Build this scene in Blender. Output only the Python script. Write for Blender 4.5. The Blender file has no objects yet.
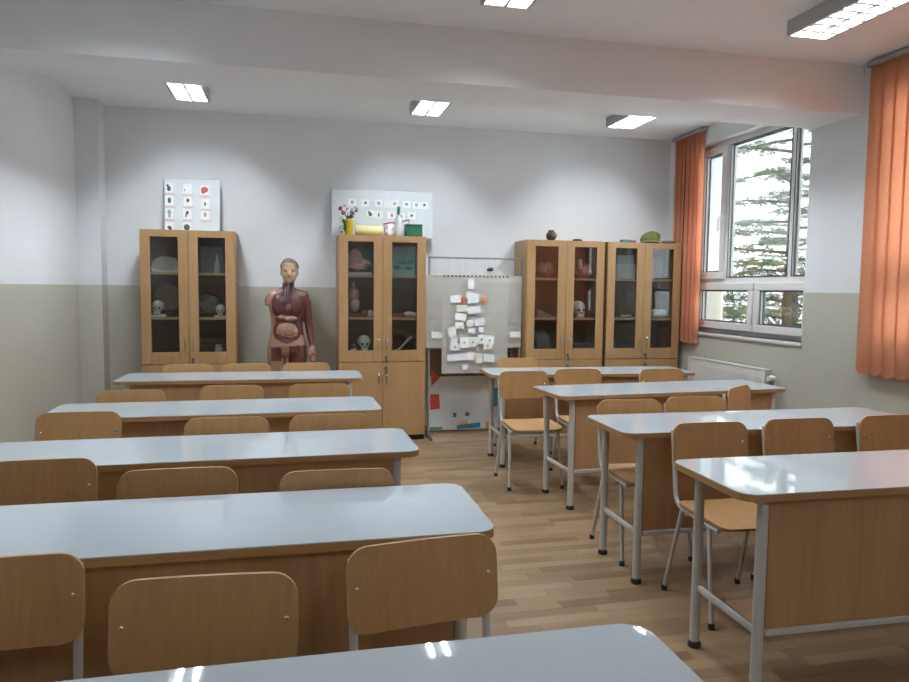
import bpy, bmesh, math, random
from mathutils import Vector, Matrix, noise

S = bpy.context.scene
COL = S.collection
PI = math.pi

# ------------------------------------------------------------------ camera
cam_d = bpy.data.cameras.new('camera')
cam_d.sensor_width = 36.0
cam_d.lens = 709.5 / 909.0 * 36.0
cam_d.clip_start = 0.05
cam_d.clip_end = 900
cam = bpy.data.objects.new('camera', cam_d)
COL.objects.link(cam)
yaw, pitch, roll = 0.2263, -0.0738, 0.0108
fw = Vector((math.sin(yaw) * math.cos(pitch), math.cos(yaw) * math.cos(pitch), math.sin(pitch)))
rt = Vector((math.cos(yaw), -math.sin(yaw), 0))
up = rt.cross(fw)
rt, up = (math.cos(roll) * rt + math.sin(roll) * up), (-math.sin(roll) * rt + math.cos(roll) * up)
M = Matrix((rt, up, -fw)).transposed().to_4x4()
M.translation = Vector((0, 0, 1.4266))
cam.matrix_world = M
S.camera = cam

# ------------------------------------------------------------------ world, exposure
LAMP_POWER = 25.0               # far row of lamps
NEAR_POWER = 19.0               # near row, set dimmer to keep the left wall down
FILL_POWER = 11.0              # added row behind the camera, brightens the foreground
LAMP_COLOR = (0.85, 0.94, 1.0)
SKY = 2.9
W = bpy.data.worlds.new('overcast_sky')
S.world = W
W.use_nodes = True
wn = W.node_tree.nodes
wl = W.node_tree.links
bg = wn['Background']
bg.inputs['Strength'].default_value = SKY
tc = wn.new('ShaderNodeTexCoord')
sx = wn.new('ShaderNodeSeparateXYZ')
wl.new(tc.outputs['Generated'], sx.inputs[0])
rp = wn.new('ShaderNodeValToRGB')
rp.color_ramp.elements[0].position = 0.0
rp.color_ramp.elements[0].color = (0.80, 0.86, 0.92, 1)
rp.color_ramp.elements[1].position = 0.6
rp.color_ramp.elements[1].color = (0.90, 0.95, 1.0, 1)
wl.new(sx.outputs['Z'], rp.inputs[0])
wl.new(rp.outputs[0], bg.inputs['Color'])
S.view_settings.view_transform = 'Standard'
S.view_settings.look = 'None'
S.view_settings.gamma = 1.0
S.view_settings.use_curve_mapping = False
S.view_settings.exposure = 0.95
S.cycles.use_denoising = True
S.cycles.max_bounces = 10
S.cycles.diffuse_bounces = 5
S.cycles.transparent_max_bounces = 16
S.cycles.sample_clamp_indirect = 6.0
S.cycles.caustics_reflective = False
S.cycles.caustics_refractive = False

# ------------------------------------------------------------------ materials
def new_mat(name):
    m = bpy.data.materials.new(name)
    m.use_nodes = True
    return m, m.node_tree.nodes, m.node_tree.links, m.node_tree.nodes['Principled BSDF']

def sset(b, k, v):
    if k in b.inputs:
        b.inputs[k].default_value = v

def plain(name, col, rough=0.5, metal=0.0, var=0.05, scale=9.0, bump=0.0, spec=0.5):
    """solid colour with a faint procedural mottling"""
    m, n, l, b = new_mat(name)
    t = n.new('ShaderNodeTexCoord')
    ns = n.new('ShaderNodeTexNoise')
    ns.inputs['Scale'].default_value = scale
    ns.inputs['Detail'].default_value = 4
    l.new(t.outputs['Object'], ns.inputs['Vector'])
    r = n.new('ShaderNodeValToRGB')
    r.color_ramp.elements[0].position = 0.3
    r.color_ramp.elements[1].position = 0.7
    r.color_ramp.elements[0].color = tuple(c * (1 - var) for c in col) + (1,)
    r.color_ramp.elements[1].color = tuple(min(1, c * (1 + var)) for c in col) + (1,)
    l.new(ns.outputs['Fac'], r.inputs[0])
    l.new(r.outputs[0], b.inputs['Base Color'])
    sset(b, 'Roughness', rough)
    sset(b, 'Metallic', metal)
    sset(b, 'Specular IOR Level', spec)
    if bump:
        bp = n.new('ShaderNodeBump')
        bp.inputs['Strength'].default_value = bump
        bp.inputs['Distance'].default_value = 0.01
        l.new(ns.outputs['Fac'], bp.inputs['Height'])
        l.new(bp.outputs[0], b.inputs['Normal'])
    return m

def wood(name, col, axis='Z', rough=0.38, contrast=0.16, fine=60.0, spec=0.4):
    m, n, l, b = new_mat(name)
    t = n.new('ShaderNodeTexCoord')
    oi = n.new('ShaderNodeObjectInfo')
    off = n.new('ShaderNodeVectorMath')
    off.operation = 'ADD'
    mul = n.new('ShaderNodeMath')
    mul.operation = 'MULTIPLY'
    mul.inputs[1].default_value = 37.0
    l.new(oi.outputs['Random'], mul.inputs[0])
    l.new(t.outputs['Object'], off.inputs[0])
    l.new(mul.outputs[0], off.inputs[1])
    def grain(s, k):
        mp = n.new('ShaderNodeMapping')
        sc = [s, s, s]
        sc['XYZ'.index(axis)] = s * 0.05
        mp.inputs['Scale'].default_value = sc
        l.new(off.outputs[0], mp.inputs[0])
        ns = n.new('ShaderNodeTexNoise')
        ns.inputs['Scale'].default_value = 1.0
        ns.inputs['Detail'].default_value = k
        ns.inputs['Distortion'].default_value = 0.6
        l.new(mp.outputs[0], ns.inputs['Vector'])
        return ns
    a, c = grain(fine, 3), grain(fine * 0.16, 2)
    mx = n.new('ShaderNodeMath')
    mx.operation = 'ADD'
    l.new(a.outputs['Fac'], mx.inputs[0])
    l.new(c.outputs['Fac'], mx.inputs[1])
    r = n.new('ShaderNodeValToRGB')
    e = r.color_ramp.elements
    e[0].position, e[1].position = 0.30, 0.72
    e[0].color = (col[0] * (1 - contrast), col[1] * (1 - contrast * 1.15), col[2] * (1 - contrast * 1.3), 1)
    e[1].color = (min(1, col[0] * (1 + contrast * .6)), min(1, col[1] * (1 + contrast * .6)), min(1, col[2] * (1 + contrast * .6)), 1)
    hv = n.new('ShaderNodeMath')
    hv.operation = 'MULTIPLY'
    hv.inputs[1].default_value = 0.5
    l.new(mx.outputs[0], hv.inputs[0])
    l.new(hv.outputs[0], r.inputs[0])
    l.new(r.outputs[0], b.inputs['Base Color'])
    sset(b, 'Roughness', rough)
    sset(b, 'Specular IOR Level', spec)
    return m

def wall_paint(name, upper, lower, z):
    m, n, l, b = new_mat(name)
    g = n.new('ShaderNodeNewGeometry')
    s = n.new('ShaderNodeSeparateXYZ')
    l.new(g.outputs['Position'], s.inputs[0])
    gt = n.new('ShaderNodeMath')
    gt.operation = 'GREATER_THAN'
    gt.inputs[1].default_value = z
    l.new(s.outputs['Z'], gt.inputs[0])
    mx = n.new('ShaderNodeMix')
    mx.data_type = 'RGBA'
    mx.inputs['A'].default_value = lower + (1,)
    mx.inputs['B'].default_value = upper + (1,)
    l.new(gt.outputs[0], mx.inputs['Factor'])
    ns = n.new('ShaderNodeTexNoise')
    ns.inputs['Scale'].default_value = 2.2
    ns.inputs['Detail'].default_value = 5
    l.new(g.outputs['Position'], ns.inputs['Vector'])
    hs = n.new('ShaderNodeMapRange')
    hs.inputs['To Min'].default_value = 0.96
    hs.inputs['To Max'].default_value = 1.04
    l.new(ns.outputs['Fac'], hs.inputs['Value'])
    ml = n.new('ShaderNodeVectorMath')
    ml.operation = 'SCALE'
    l.new(mx.outputs['Result'], ml.inputs[0])
    l.new(hs.outputs[0], ml.inputs['Scale'])
    l.new(ml.outputs[0], b.inputs['Base Color'])
    rr = n.new('ShaderNodeMapRange')
    rr.inputs['To Min'].default_value = 0.5
    rr.inputs['To Max'].default_value = 0.85
    l.new(gt.outputs[0], rr.inputs['Value'])
    l.new(rr.outputs[0], b.inputs['Roughness'])
    fn = n.new('ShaderNodeTexNoise')
    fn.inputs['Scale'].default_value = 180
    l.new(g.outputs['Position'], fn.inputs['Vector'])
    bp = n.new('ShaderNodeBump')
    bp.inputs['Strength'].default_value = 0.06
    bp.inputs['Distance'].default_value = 0.004
    l.new(fn.outputs['Fac'], bp.inputs['Height'])
    l.new(bp.outputs[0], b.inputs['Normal'])
    return m

def parquet(name):
    m, n, l, b = new_mat(name)
    g = n.new('ShaderNodeNewGeometry')
    s = n.new('ShaderNodeSeparateXYZ')
    l.new(g.outputs['Position'], s.inputs[0])
    def mth(op, a, bb=None):
        k = n.new('ShaderNodeMath')
        k.operation = op
        for i, v in enumerate((a, bb)):
            if v is None:
                continue
            if isinstance(v, (int, float)):
                k.inputs[i].default_value = v
            else:
                l.new(v, k.inputs[i])
        return k.outputs[0]
    yv = mth('DIVIDE', s.outputs['Y'], 0.066)
    row = mth('FLOOR', yv)
    wn1 = n.new('ShaderNodeTexWhiteNoise')
    wn1.noise_dimensions = '1D'
    l.new(row, wn1.inputs['W'])
    xv = mth('ADD', mth('DIVIDE', s.outputs['X'], 0.46), mth('MULTIPLY', wn1.outputs['Value'], 9.0))
    cell = mth('FLOOR', xv)
    cv = n.new('ShaderNodeCombineXYZ')
    l.new(row, cv.inputs[0])
    l.new(cell, cv.inputs[1])
    wn2 = n.new('ShaderNodeTexWhiteNoise')
    wn2.noise_dimensions = '2D'
    l.new(cv.outputs[0], wn2.inputs['Vector'])
    mp = n.new('ShaderNodeCombineXYZ')
    l.new(mth('MULTIPLY', s.outputs['X'], 4.0), mp.inputs[0])
    l.new(mth('MULTIPLY', s.outputs['Y'], 70.0), mp.inputs[1])
    l.new(mth('MULTIPLY', wn2.outputs['Value'], 30.0), mp.inputs[2])
    ns = n.new('ShaderNodeTexNoise')
    ns.inputs['Scale'].default_value = 1.0
    ns.inputs['Detail'].default_value = 4
    l.new(mp.outputs[0], ns.inputs['Vector'])
    f = mth('ADD', mth('MULTIPLY', wn2.outputs['Value'], 0.62), mth('MULTIPLY', ns.outputs['Fac'], 0.40))
    r = n.new('ShaderNodeValToRGB')
    e = r.color_ramp.elements
    e[0].position, e[1].position = 0.1, 0.95
    e[0].color = (0.165, 0.10, 0.054, 1)
    e[1].color = (0.34, 0.228, 0.132, 1)
    x = e.new(0.5)
    x.color = (0.25, 0.16, 0.088, 1)
    l.new(f, r.inputs[0])
    fy, fx = mth('FRACT', yv), mth('FRACT', xv)
    gap = mth('MULTIPLY', mth('GREATER_THAN', fy, 0.035), mth('GREATER_THAN', fx, 0.006))
    gm = n.new('ShaderNodeMapRange')
    gm.inputs['To Min'].default_value = 0.62
    l.new(gap, gm.inputs['Value'])
    sc = n.new('ShaderNodeVectorMath')
    sc.operation = 'SCALE'
    l.new(r.outputs[0], sc.inputs[0])
    l.new(gm.outputs[0], sc.inputs['Scale'])
    l.new(sc.outputs[0], b.inputs['Base Color'])
    sset(b, 'Roughness', 0.36)
    sset(b, 'Specular IOR Level', 0.45)
    return m

def glass(name, tint=(1, 1, 1), refl=0.07):
    m, n, l, b = new_mat(name)
    n.remove(b)
    o = n['Material Output']
    tr = n.new('ShaderNodeBsdfTransparent')
    tr.inputs['Color'].default_value = tint + (1,)
    gl = n.new('ShaderNodeBsdfGlossy')
    gl.inputs['Roughness'].default_value = 0.02
    lw = n.new('ShaderNodeLayerWeight')
    lw.inputs['Blend'].default_value = 0.25
    mr = n.new('ShaderNodeMapRange')
    mr.inputs['To Min'].default_value = refl * 0.5
    mr.inputs['To Max'].default_value = 0.55
    l.new(lw.outputs['Fresnel'], mr.inputs['Value'])
    mx = n.new('ShaderNodeMixShader')
    l.new(mr.outputs[0], mx.inputs[0])
    l.new(tr.outputs[0], mx.inputs[1])
    l.new(gl.outputs[0], mx.inputs[2])
    l.new(mx.outputs[0], o.inputs['Surface'])
    return m

def cloth(name, col, trans=0.35):
    m, n, l, b = new_mat(name)
    o = n['Material Output']
    t = n.new('ShaderNodeTexCoord')
    wv = n.new('ShaderNodeTexNoise')
    mp = n.new('ShaderNodeMapping')
    mp.inputs['Scale'].default_value = (120, 120, 14)
    l.new(t.outputs['Object'], mp.inputs[0])
    l.new(mp.outputs[0], wv.inputs['Vector'])
    wv.inputs['Scale'].default_value = 1
    r = n.new('ShaderNodeValToRGB')
    r.color_ramp.elements[0].color = tuple(c * .9 for c in col) + (1,)
    r.color_ramp.elements[1].color = tuple(min(1, c * 1.08) for c in col) + (1,)
    l.new(wv.outputs['Fac'], r.inputs[0])
    d = n.new('ShaderNodeBsdfDiffuse')
    tl = n.new('ShaderNodeBsdfTranslucent')
    l.new(r.outputs[0], d.inputs['Color'])
    l.new(r.outputs[0], tl.inputs['Color'])
    mx = n.new('ShaderNodeMixShader')
    mx.inputs[0].default_value = trans
    l.new(d.outputs[0], mx.inputs[1])
    l.new(tl.outputs[0], mx.inputs[2])
    l.new(mx.outputs[0], o.inputs['Surface'])
    n.remove(b)
    return m

WALL_UP = (0.74, 0.75, 0.765)
WALL_LOW = (0.50, 0.485, 0.415)
M_WALL = wall_paint('two_tone_wall_paint', WALL_UP, WALL_LOW, 1.425)
M_CEIL = plain('ceiling_paint', (0.87, 0.885, 0.90), 0.9, var=0.02, scale=2)
M_FLOOR = parquet('oak_strip_floor')
M_SKIRT = wood('skirting_wood', (0.30, 0.19, 0.10), 'X')
M_CAB = wood('cabinet_beech_laminate', (0.385, 0.230, 0.107), 'Z', contrast=0.14, fine=70)
M_CABIN = wood('cabinet_inner_board', (0.22, 0.125, 0.085), 'Z', rough=0.6, contrast=0.12)  # darker than the doors: shade of the unlit interior put into the colour
M_CABX = wood('cabinet_shelf_laminate', (0.56, 0.36, 0.17), 'X', contrast=0.12, fine=70)
M_CHAIR = wood('chair_plywood', (0.45, 0.262, 0.112), 'Z', rough=0.42, contrast=0.16, fine=80)
M_SEAT = wood('seat_plywood', (0.45, 0.265, 0.12), 'Y', rough=0.38, contrast=0.15, fine=80)
M_PANEL = wood('desk_panel_laminate', (0.43, 0.255, 0.122), 'Z', rough=0.45, contrast=0.18, fine=45)
M_EDGE = wood('desk_edge_band', (0.42, 0.24, 0.10), 'X', rough=0.45)
M_TOP = plain('glossy_white_laminate', (0.455, 0.51, 0.55), 0.035, var=0.01, scale=3, spec=0.6)
M_STEEL = plain('grey_powder_coated_steel', (0.52, 0.515, 0.495), 0.4, var=0.04)
M_CHROME = plain('chrome', (0.75, 0.75, 0.76), 0.18, metal=1.0, var=0.02)
M_BLACK = plain('black_plastic', (0.02, 0.02, 0.02), 0.5)
M_PVC = plain('white_window_plastic', (0.74, 0.71, 0.70), 0.35, var=0.015, scale=3)
M_GASKET = plain('grey_gasket', (0.10, 0.10, 0.11), 0.6)
M_WGLASS = glass('window_glass', (0.96, 0.985, 0.975))
M_CGLASS = glass('cabinet_glass', (0.86, 0.88, 0.88), 0.10)
M_BLIND = cloth('orange_blind_fabric', (0.84, 0.46, 0.29), 0.33)
M_RAIL = plain('grey_aluminium_rail', (0.40, 0.40, 0.41), 0.4, metal=0.3)
M_RADI = plain('cream_white_radiator_enamel', (0.60, 0.59, 0.56), 0.35, var=0.02)
M_WHITE = plain('white_card', (0.80, 0.81, 0.82), 0.5, var=0.02)
M_PAPER = plain('white_paper', (0.84, 0.84, 0.83), 0.7, var=0.03)
M_GPAPER = plain('grey_white_poster_paper', (0.78, 0.75, 0.705), 0.55, var=0.04, scale=3)
M_LAMPBOX = plain('grey_lamp_housing', (0.45, 0.45, 0.45), 0.5, var=0.02)
M_LOUVRE = plain('bright_louvre', (0.50, 0.50, 0.51), 0.3, var=0.01)

# ------------------------------------------------------------------ mesh helpers
def B():
    return bmesh.new()

def setmi(faces, mi):
    for f in faces:
        f.material_index = mi

def box(bm, x0, x1, y0, y1, z0, z1, mi=0, bev=0.0, seg=1):
    r = bmesh.ops.create_cube(bm, size=1.0)
    vs = r['verts']
    for v in vs:
        v.co = Vector(((x0 + x1) / 2 + v.co.x * (x1 - x0), (y0 + y1) / 2 + v.co.y * (y1 - y0), (z0 + z1) / 2 + v.co.z * (z1 - z0)))
    fs = set(f for v in vs for f in v.link_faces)
    setmi(fs, mi)
    if bev > 0:
        es = list(set(e for v in vs for e in v.link_edges))
        q = bmesh.ops.bevel(bm, geom=es, offset=bev, segments=seg, affect='EDGES', profile=0.5)
        setmi(q['faces'], mi)
    return vs

def tube(bm, pts, r, seg=10, mi=0, caps=True):
    pts = [Vector(p) for p in pts]
    rr = r if isinstance(r, (list, tuple)) else [r] * len(pts)
    n = len(pts)
    tang = []
    for i in range(n):
        a = pts[max(0, i - 1)]
        b = pts[min(n - 1, i + 1)]
        d = (b - a)
        tang.append(d.normalized() if d.length > 1e-9 else Vector((0, 0, 1)))
    ref = Vector((0, 0, 1)) if abs(tang[0].z) < 0.9 else Vector((1, 0, 0))
    u = tang[0].cross(ref).normalized()
    rings = []
    for i in range(n):
        t = tang[i]
        u = (u - t * u.dot(t))
        u = u.normalized() if u.length > 1e-6 else t.orthogonal().normalized()
        v = t.cross(u)
        rings.append([bm.verts.new(pts[i] + (u * math.cos(2 * PI * k / seg) + v * math.sin(2 * PI * k / seg)) * rr[i]) for k in range(seg)])
    for i in range(n - 1):
        for k in range(seg):
            f = bm.faces.new((rings[i][k], rings[i][(k + 1) % seg], rings[i + 1][(k + 1) % seg], rings[i + 1][k]))
            f.material_index = mi
    if caps:
        f = bm.faces.new(list(reversed(rings[0])))
        f.material_index = mi
        f = bm.faces.new(rings[-1])
        f.material_index = mi

def fillet(pts, rad, seg=5):
    pts = [Vector(p) for p in pts]
    out = [pts[0]]
    for i in range(1, len(pts) - 1):
        p, a, c = pts[i], pts[i - 1], pts[i + 1]
        d1, d2 = (a - p), (c - p)
        r = min(rad, d1.length * .49, d2.length * .49)
        s, e = p + d1.normalized() * r, p + d2.normalized() * r
        for k in range(seg + 1):
            t = k / seg
            out.append(s * (1 - t) ** 2 + p * 2 * t * (1 - t) + e * t * t)
    out.append(pts[-1])
    return out

def lathe(bm, prof, cx=0, cy=0, seg=20, mi=0, z0=0):
    rings = []
    for (r, z) in prof:
        rings.append([bm.verts.new((cx + r * math.cos(2 * PI * k / seg), cy + r * math.sin(2 * PI * k / seg), z0 + z)) for k in range(seg)])
    for i in range(len(rings) - 1):
        for k in range(seg):
            f = bm.faces.new((rings[i][k], rings[i][(k + 1) % seg], rings[i + 1][(k + 1) % seg], rings[i + 1][k]))
            f.material_index = mi
    for ring, rev in ((rings[0], True), (rings[-1], False)):
        f = bm.faces.new(list(reversed(ring)) if rev else ring)
        f.material_index = mi

def ell(bm, c, r, seg=16, mi=0, wob=0.0, seed=0):
    q = bmesh.ops.create_uvsphere(bm, u_segments=seg, v_segments=max(6, seg * 2 // 3), radius=1.0)
    for v in q['verts']:
        k = 1.0
        if wob:
            k += wob * noise.noise(v.co * 1.7 + Vector((seed * 7.1, seed * 3.3, 0)))
        v.co = Vector((c[0] + v.co.x * r[0] * k, c[1] + v.co.y * r[1] * k, c[2] + v.co.z * r[2] * k))
    setmi(set(f for v in q['verts'] for f in v.link_faces), mi)
    return q['verts']

def rrect(x0, x1, y0, y1, r, seg=6):
    pts = []
    for (cx, cy, a0) in ((x1 - r, y1 - r, 0), (x0 + r, y1 - r, 90), (x0 + r, y0 + r, 180), (x1 - r, y0 + r, 270)):
        for k in range(seg + 1):
            a = math.radians(a0 + 90 * k / seg)
            pts.append((cx + r * math.cos(a), cy + r * math.sin(a)))
    return pts

def prism(bm, poly, fn, a, b, mi_side=0, mi_a=0, mi_b=0):
    """poly (u,v) extruded between w=a and w=b; fn(u,v,w)->xyz"""
    va = [bm.verts.new(fn(u, v, a)) for u, v in poly]
    vb = [bm.verts.new(fn(u, v, b)) for u, v in poly]
    f = bm.faces.new(list(reversed(va)))
    f.material_index = mi_a
    f = bm.faces.new(vb)
    f.material_index = mi_b
    n = len(poly)
    for i in range(n):
        f = bm.faces.new((va[i], va[(i + 1) % n], vb[(i + 1) % n], vb[i]))
        f.material_index = mi_side

XY = lambda u, v, w: (u, v, w)
XZ = lambda u, v, w: (u, w, v)

def finish(bm, angle=38):
    bmesh.ops.recalc_face_normals(bm, faces=bm.faces)
    lim = math.radians(angle)
    for f in bm.faces:
        f.smooth = True
    for e in bm.edges:
        if len(e.link_faces) == 2:
            e.smooth = e.calc_face_angle(0) < lim
        else:
            e.smooth = True

def obj(name, bm, mats, parent=None, loc=None, rot=None, recalc=True):
    if recalc:
        finish(bm)
    me = bpy.data.meshes.new(name)
    bm.to_mesh(me)
    bm.free()
    for m in (mats if isinstance(mats, (list, tuple)) else [mats]):
        me.materials.append(m)
    o = bpy.data.objects.new(name, me)
    COL.objects.link(o)
    if parent:
        o.parent = parent
    if loc:
        o.location = loc
    if rot:
        o.rotation_euler = rot
    return o

def tag(o, label, cat, group=None, kind=None):
    o['label'] = label
    o['category'] = cat
    if group:
        o['group'] = group
    if kind:
        o['kind'] = kind
    return o

def thing(name, label, cat, loc=(0, 0, 0), rz=0.0, group=None):
    o = bpy.data.objects.new(name, None)
    o.empty_display_size = 0.1
    COL.objects.link(o)
    o.location = loc
    o.rotation_euler = (0, 0, rz)
    return tag(o, label, cat, group)

def struct(name, bm, mats, label=None, parent=None, recalc=True):
    o = obj(name, bm, mats, parent, recalc=recalc)
    if not parent:
        o['kind'] = 'structure'
    if label:
        o['label'] = label
    return o

def kids(o):
    return [c for c in COL.objects if c.parent == o]

def dup(root, loc, rz, label):
    def rec(o, parent):
        c = o.copy()
        COL.objects.link(c)
        if parent:
            c.parent = parent
        for k in TREE.get(o.name, []):
            rec(k, c)
        return c
    TREE = {}
    for o in COL.objects:
        if o.parent:
            TREE.setdefault(o.parent.name, []).append(o)
    r = rec(root, None)
    r.location = loc
    r.rotation_euler = (0, 0, rz)
    r['label'] = label
    return r

# ------------------------------------------------------------------ room shell
XL, XR, YB, YF, H = -1.79, 3.90, 6.90, -2.60, 3.0
XO = 4.28                       # outer face of the window wall
WY0, WY1, WZ0, WZ1 = 4.80, 6.46, 1.03, 2.84      # far window opening
VY0, VY1 = 1.20, 4.14                            # near window opening
UY0, UY1 = -2.30, -1.10                           # added opening behind the camera for daylight fill

def flat_box(x0, x1, y0, y1, z0, z1):
    b = B()
    box(b, x0, x1, y0, y1, z0, z1)
    return b

struct('floor', flat_box(XL - .2, XO, YF - .2, YB + .2, -0.12, 0), M_FLOOR, 'oak strip parquet floor')
struct('ceiling', flat_box(XL - .2, XO, YF - .2, YB + .2, H, H + .15), M_CEIL, 'plain white ceiling')
struct('wall_back', flat_box(XL - .2, XO, YB, YB + .2, 0, H), M_WALL, 'back wall, grey white above and beige below')
struct('wall_left', flat_box(XL - .2, XL, YF, YB, 0, H), M_WALL, 'left wall, grey white above and beige below')
struct('wall_front', flat_box(XL - .2, XO, YF - .2, YF, 0, H), M_WALL, 'front wall behind the camera')
b = B()
for (y0, y1, z0, z1) in ((YF, UY0, 0, H), (UY0, UY1, 0, WZ0), (UY0, UY1, WZ1, H), (UY1, VY0, 0, H), (VY0, VY1, 0, WZ0), (VY0, VY1, WZ1, H), (VY1, WY0, 0, H), (WY0, WY1, 0, WZ0), (WY0, WY1, WZ1, H), (WY1, YB, 0, H)):
    box(b, XR, XO, y0, y1, z0, z1)
struct('wall_right', b, M_WALL, 'window wall with two window openings')
struct('trim_1', flat_box(XL, XR, 4.30, 4.76, 2.67, H), M_CEIL, 'white ceiling beam crossing the room')
struct('trim_2', flat_box(XL, -1.60, 6.70, YB, 0, H), M_WALL, 'shallow pillar in the back left corner')
struct('baseboard_back', flat_box(-1.60, XR, YB - .014, YB, 0, .06), M_SKIRT)
struct('baseboard_left', flat_box(XL, XL + .014, YF, 6.70, 0, .06), M_SKIRT)
struct('baseboard_right', flat_box(XR - .014, XR, YF, YB - .014, 0, .06), M_SKIRT)

# ------------------------------------------------------------------ windows
def frame_rect(bm, x0, x1, ya, yb, za, zb, w, mi=0):
    """a rectangular frame in the Y-Z plane, bar width w"""
    box(bm, x0, x1, ya, yb, za, za + w, mi, .004)
    box(bm, x0, x1, ya, yb, zb - w, zb, mi, .004)
    box(bm, x0, x1, ya, ya + w, za + w, zb - w, mi, .004)
    box(bm, x0, x1, yb - w, yb, za + w, zb - w, mi, .004)

def gasket(bm, x0, x1, ya, yb, za, zb, w=.008):
    box(bm, x0, x1, ya, yb, za, za + w, 0)
    box(bm, x0, x1, ya, yb, zb - w, zb, 0)
    box(bm, x0, x1, ya, ya + w, za + w, zb - w, 0)
    box(bm, x0, x1, yb - w, yb, za + w, zb - w, 0)

def window(name, y0, y1, splits_top, splits_low, zt, label):
    """frame at X 4.00..4.07; splits are y bounds from near to far; sash cells listed as (ya, yb, is_sash)"""
    root = bpy.data.objects.new(name, None)
    COL.objects.link(root)
    root['kind'] = 'structure'
    root['label'] = label
    fx0, fx1 = 4.00, 4.07
    b = B()
    frame_rect(b, fx0, fx1, y0, y1, WZ0, WZ1, .05)
    box(b, fx0, fx1, y0 + .05, y1 - .05, zt - .03, zt + .03, 0, .004)
    for (ya, yb, s) in splits_top[:-1]:
        box(b, fx0, fx1, yb - .022, yb + .022, zt + .03, WZ1 - .05, 0, .004)
    for (ya, yb, s) in splits_low[:-1]:
        box(b, fx0, fx1, yb - .022, yb + .022, WZ0 + .05, zt - .03, 0, .004)
    obj('window_frame', b, M_PVC, root)
    for cells, za, zb in ((splits_top, zt + .03, WZ1 - .05), (splits_low, WZ0 + .05, zt - .03)):
        for i, (ya, yb, s) in enumerate(cells):
            a = ya + (.05 if i == 0 else .022)
            c = yb - (.05 if i == len(cells) - 1 else .022)
            if s:
                sb = B()
                frame_rect(sb, 3.975, 4.045, a - .012, c + .012, za - .012, zb + .012, .068)
                so = obj('window_sash', sb, M_PVC, root)
                a, c, z0, z1 = a + .056, c - .056, za + .056, zb - .056
                if s == 2:
                    hb = B()
                    yy = a - .034
                    zz = (z0 + z1) / 2 - .05
                    box(hb, 3.963, 3.975, yy - .014, yy + .014, zz - .035, zz + .035, 0, .003)
                    tube(hb, fillet([(3.97, yy, zz), (3.935, yy, zz), (3.935, yy, zz - .13)], .015), .009, 8)
                    obj('window_handle', hb, M_PVC, so)
            else:
                z0, z1 = za, zb
            gb = B()
            gasket(gb, 3.998, 4.002 if not s else 3.99, a, c, z0, z1, .009)
            gasket(gb, 4.03, 4.034, a, c, z0, z1, .014)
            obj('glazing_gasket', gb, M_GASKET, root)
            pb = B()
            box(pb, 4.020, 4.026, a, c, z0, z1)
            obj('window_pane', pb, M_WGLASS, root)
    sb = B()
    box(sb, 3.885, 4.00, y0 - .0, y1 + .0, WZ0 - .03, WZ0, 0, .006, 2)
    obj('window_sill', sb, M_PVC, root)
    return root

window('window_1', WY0, WY1, [(WY0, 5.11, 0), (5.11, 5.995, 0), (5.995, WY1, 2)], [(WY0, 5.535, 1), (5.535, WY1, 1)], 1.525, 'white plastic window at the back of the window wall')
window('window_2', VY0, VY1, [(VY0, 1.95, 1), (1.95, 3.4, 0), (3.4, VY1, 1)], [(VY0, 2.67, 1), (2.67, VY1, 1)], 1.525, 'white plastic window behind the closed orange blind')

window('fill_window', UY0, UY1, [(UY0, -1.7, 1), (-1.7, UY1, 0)], [(UY0, -1.7, 1), (-1.7, UY1, 1)], 1.525, 'added unseen window behind the camera for daylight fill')  # made-up window, lets in daylight to lift the near surfaces

# ------------------------------------------------------------------ ceiling lamps
def build_lamp(label, loc):
    root = thing('ceiling_lamp', label, 'lamp', loc, 0, 'louvred ceiling lamps')
    w, L, h = .135, .60, .085
    b = B()
    box(b, -w, w, -L, L, -.012, 0, 0)
    box(b, -w, -w + .008, -L, L, -h, -.012, 0)
    box(b, w - .008, w, -L, L, -h, -.012, 0)
    box(b, -w + .008, w - .008, -L, -L + .008, -h, -.012, 0)
    box(b, -w + .008, w - .008, L - .008, L, -h, -.012, 0)
    obj('lamp_housing', b, M_LAMPBOX, root)
    b = B()
    n = 12
    for i in range(1, n):
        y = -L + 2 * L * i / n
        # parabolic cross blade: wide at the bottom
        poly = [(-.010, -h + .002), (.010, -h + .002), (.003, -h + .020), (-.003, -h + .020)]
        prism(b, poly, lambda u, v, x, y=y: (x, y + u, v), -w + .009, w - .009)
    poly = [(-.008, -h), (.008, -h), (.003, -h + .048), (-.003, -h + .048)]
    prism(b, poly, lambda u, v, y: (u, y, v), -L + .009, L - .009)
    for s in (-1, 1):
        poly = [(s * (w - .009), -h), (s * (w - .018), -h), (s * (w - .012), -h + .048), (s * (w - .009), -h + .048)]
        prism(b, poly, lambda u, v, y: (u, y, v), -L + .009, L - .009)
    obj('louvre', b, M_LOUVRE, root)
    b = B()
    box(b, -w + .009, w - .009, -L + .009, L - .009, -.016, -.0125, 0)
    obj('reflector', b, M_LOUVRE, root)
    ld = bpy.data.lights.new('fluorescent_tube_light', 'AREA')
    ld.shape = 'RECTANGLE'
    ld.size, ld.size_y = .034, 1.16
    ld.energy = LAMP_POWER / 2
    ld.color = LAMP_COLOR
    for sx in (-1, 1):
        lo = bpy.data.objects.new('fluorescent_tube_light', ld)
        COL.objects.link(lo)
        lo.parent = root
        lo.location = (sx * .063, 0, -.034)
    return root

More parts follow.
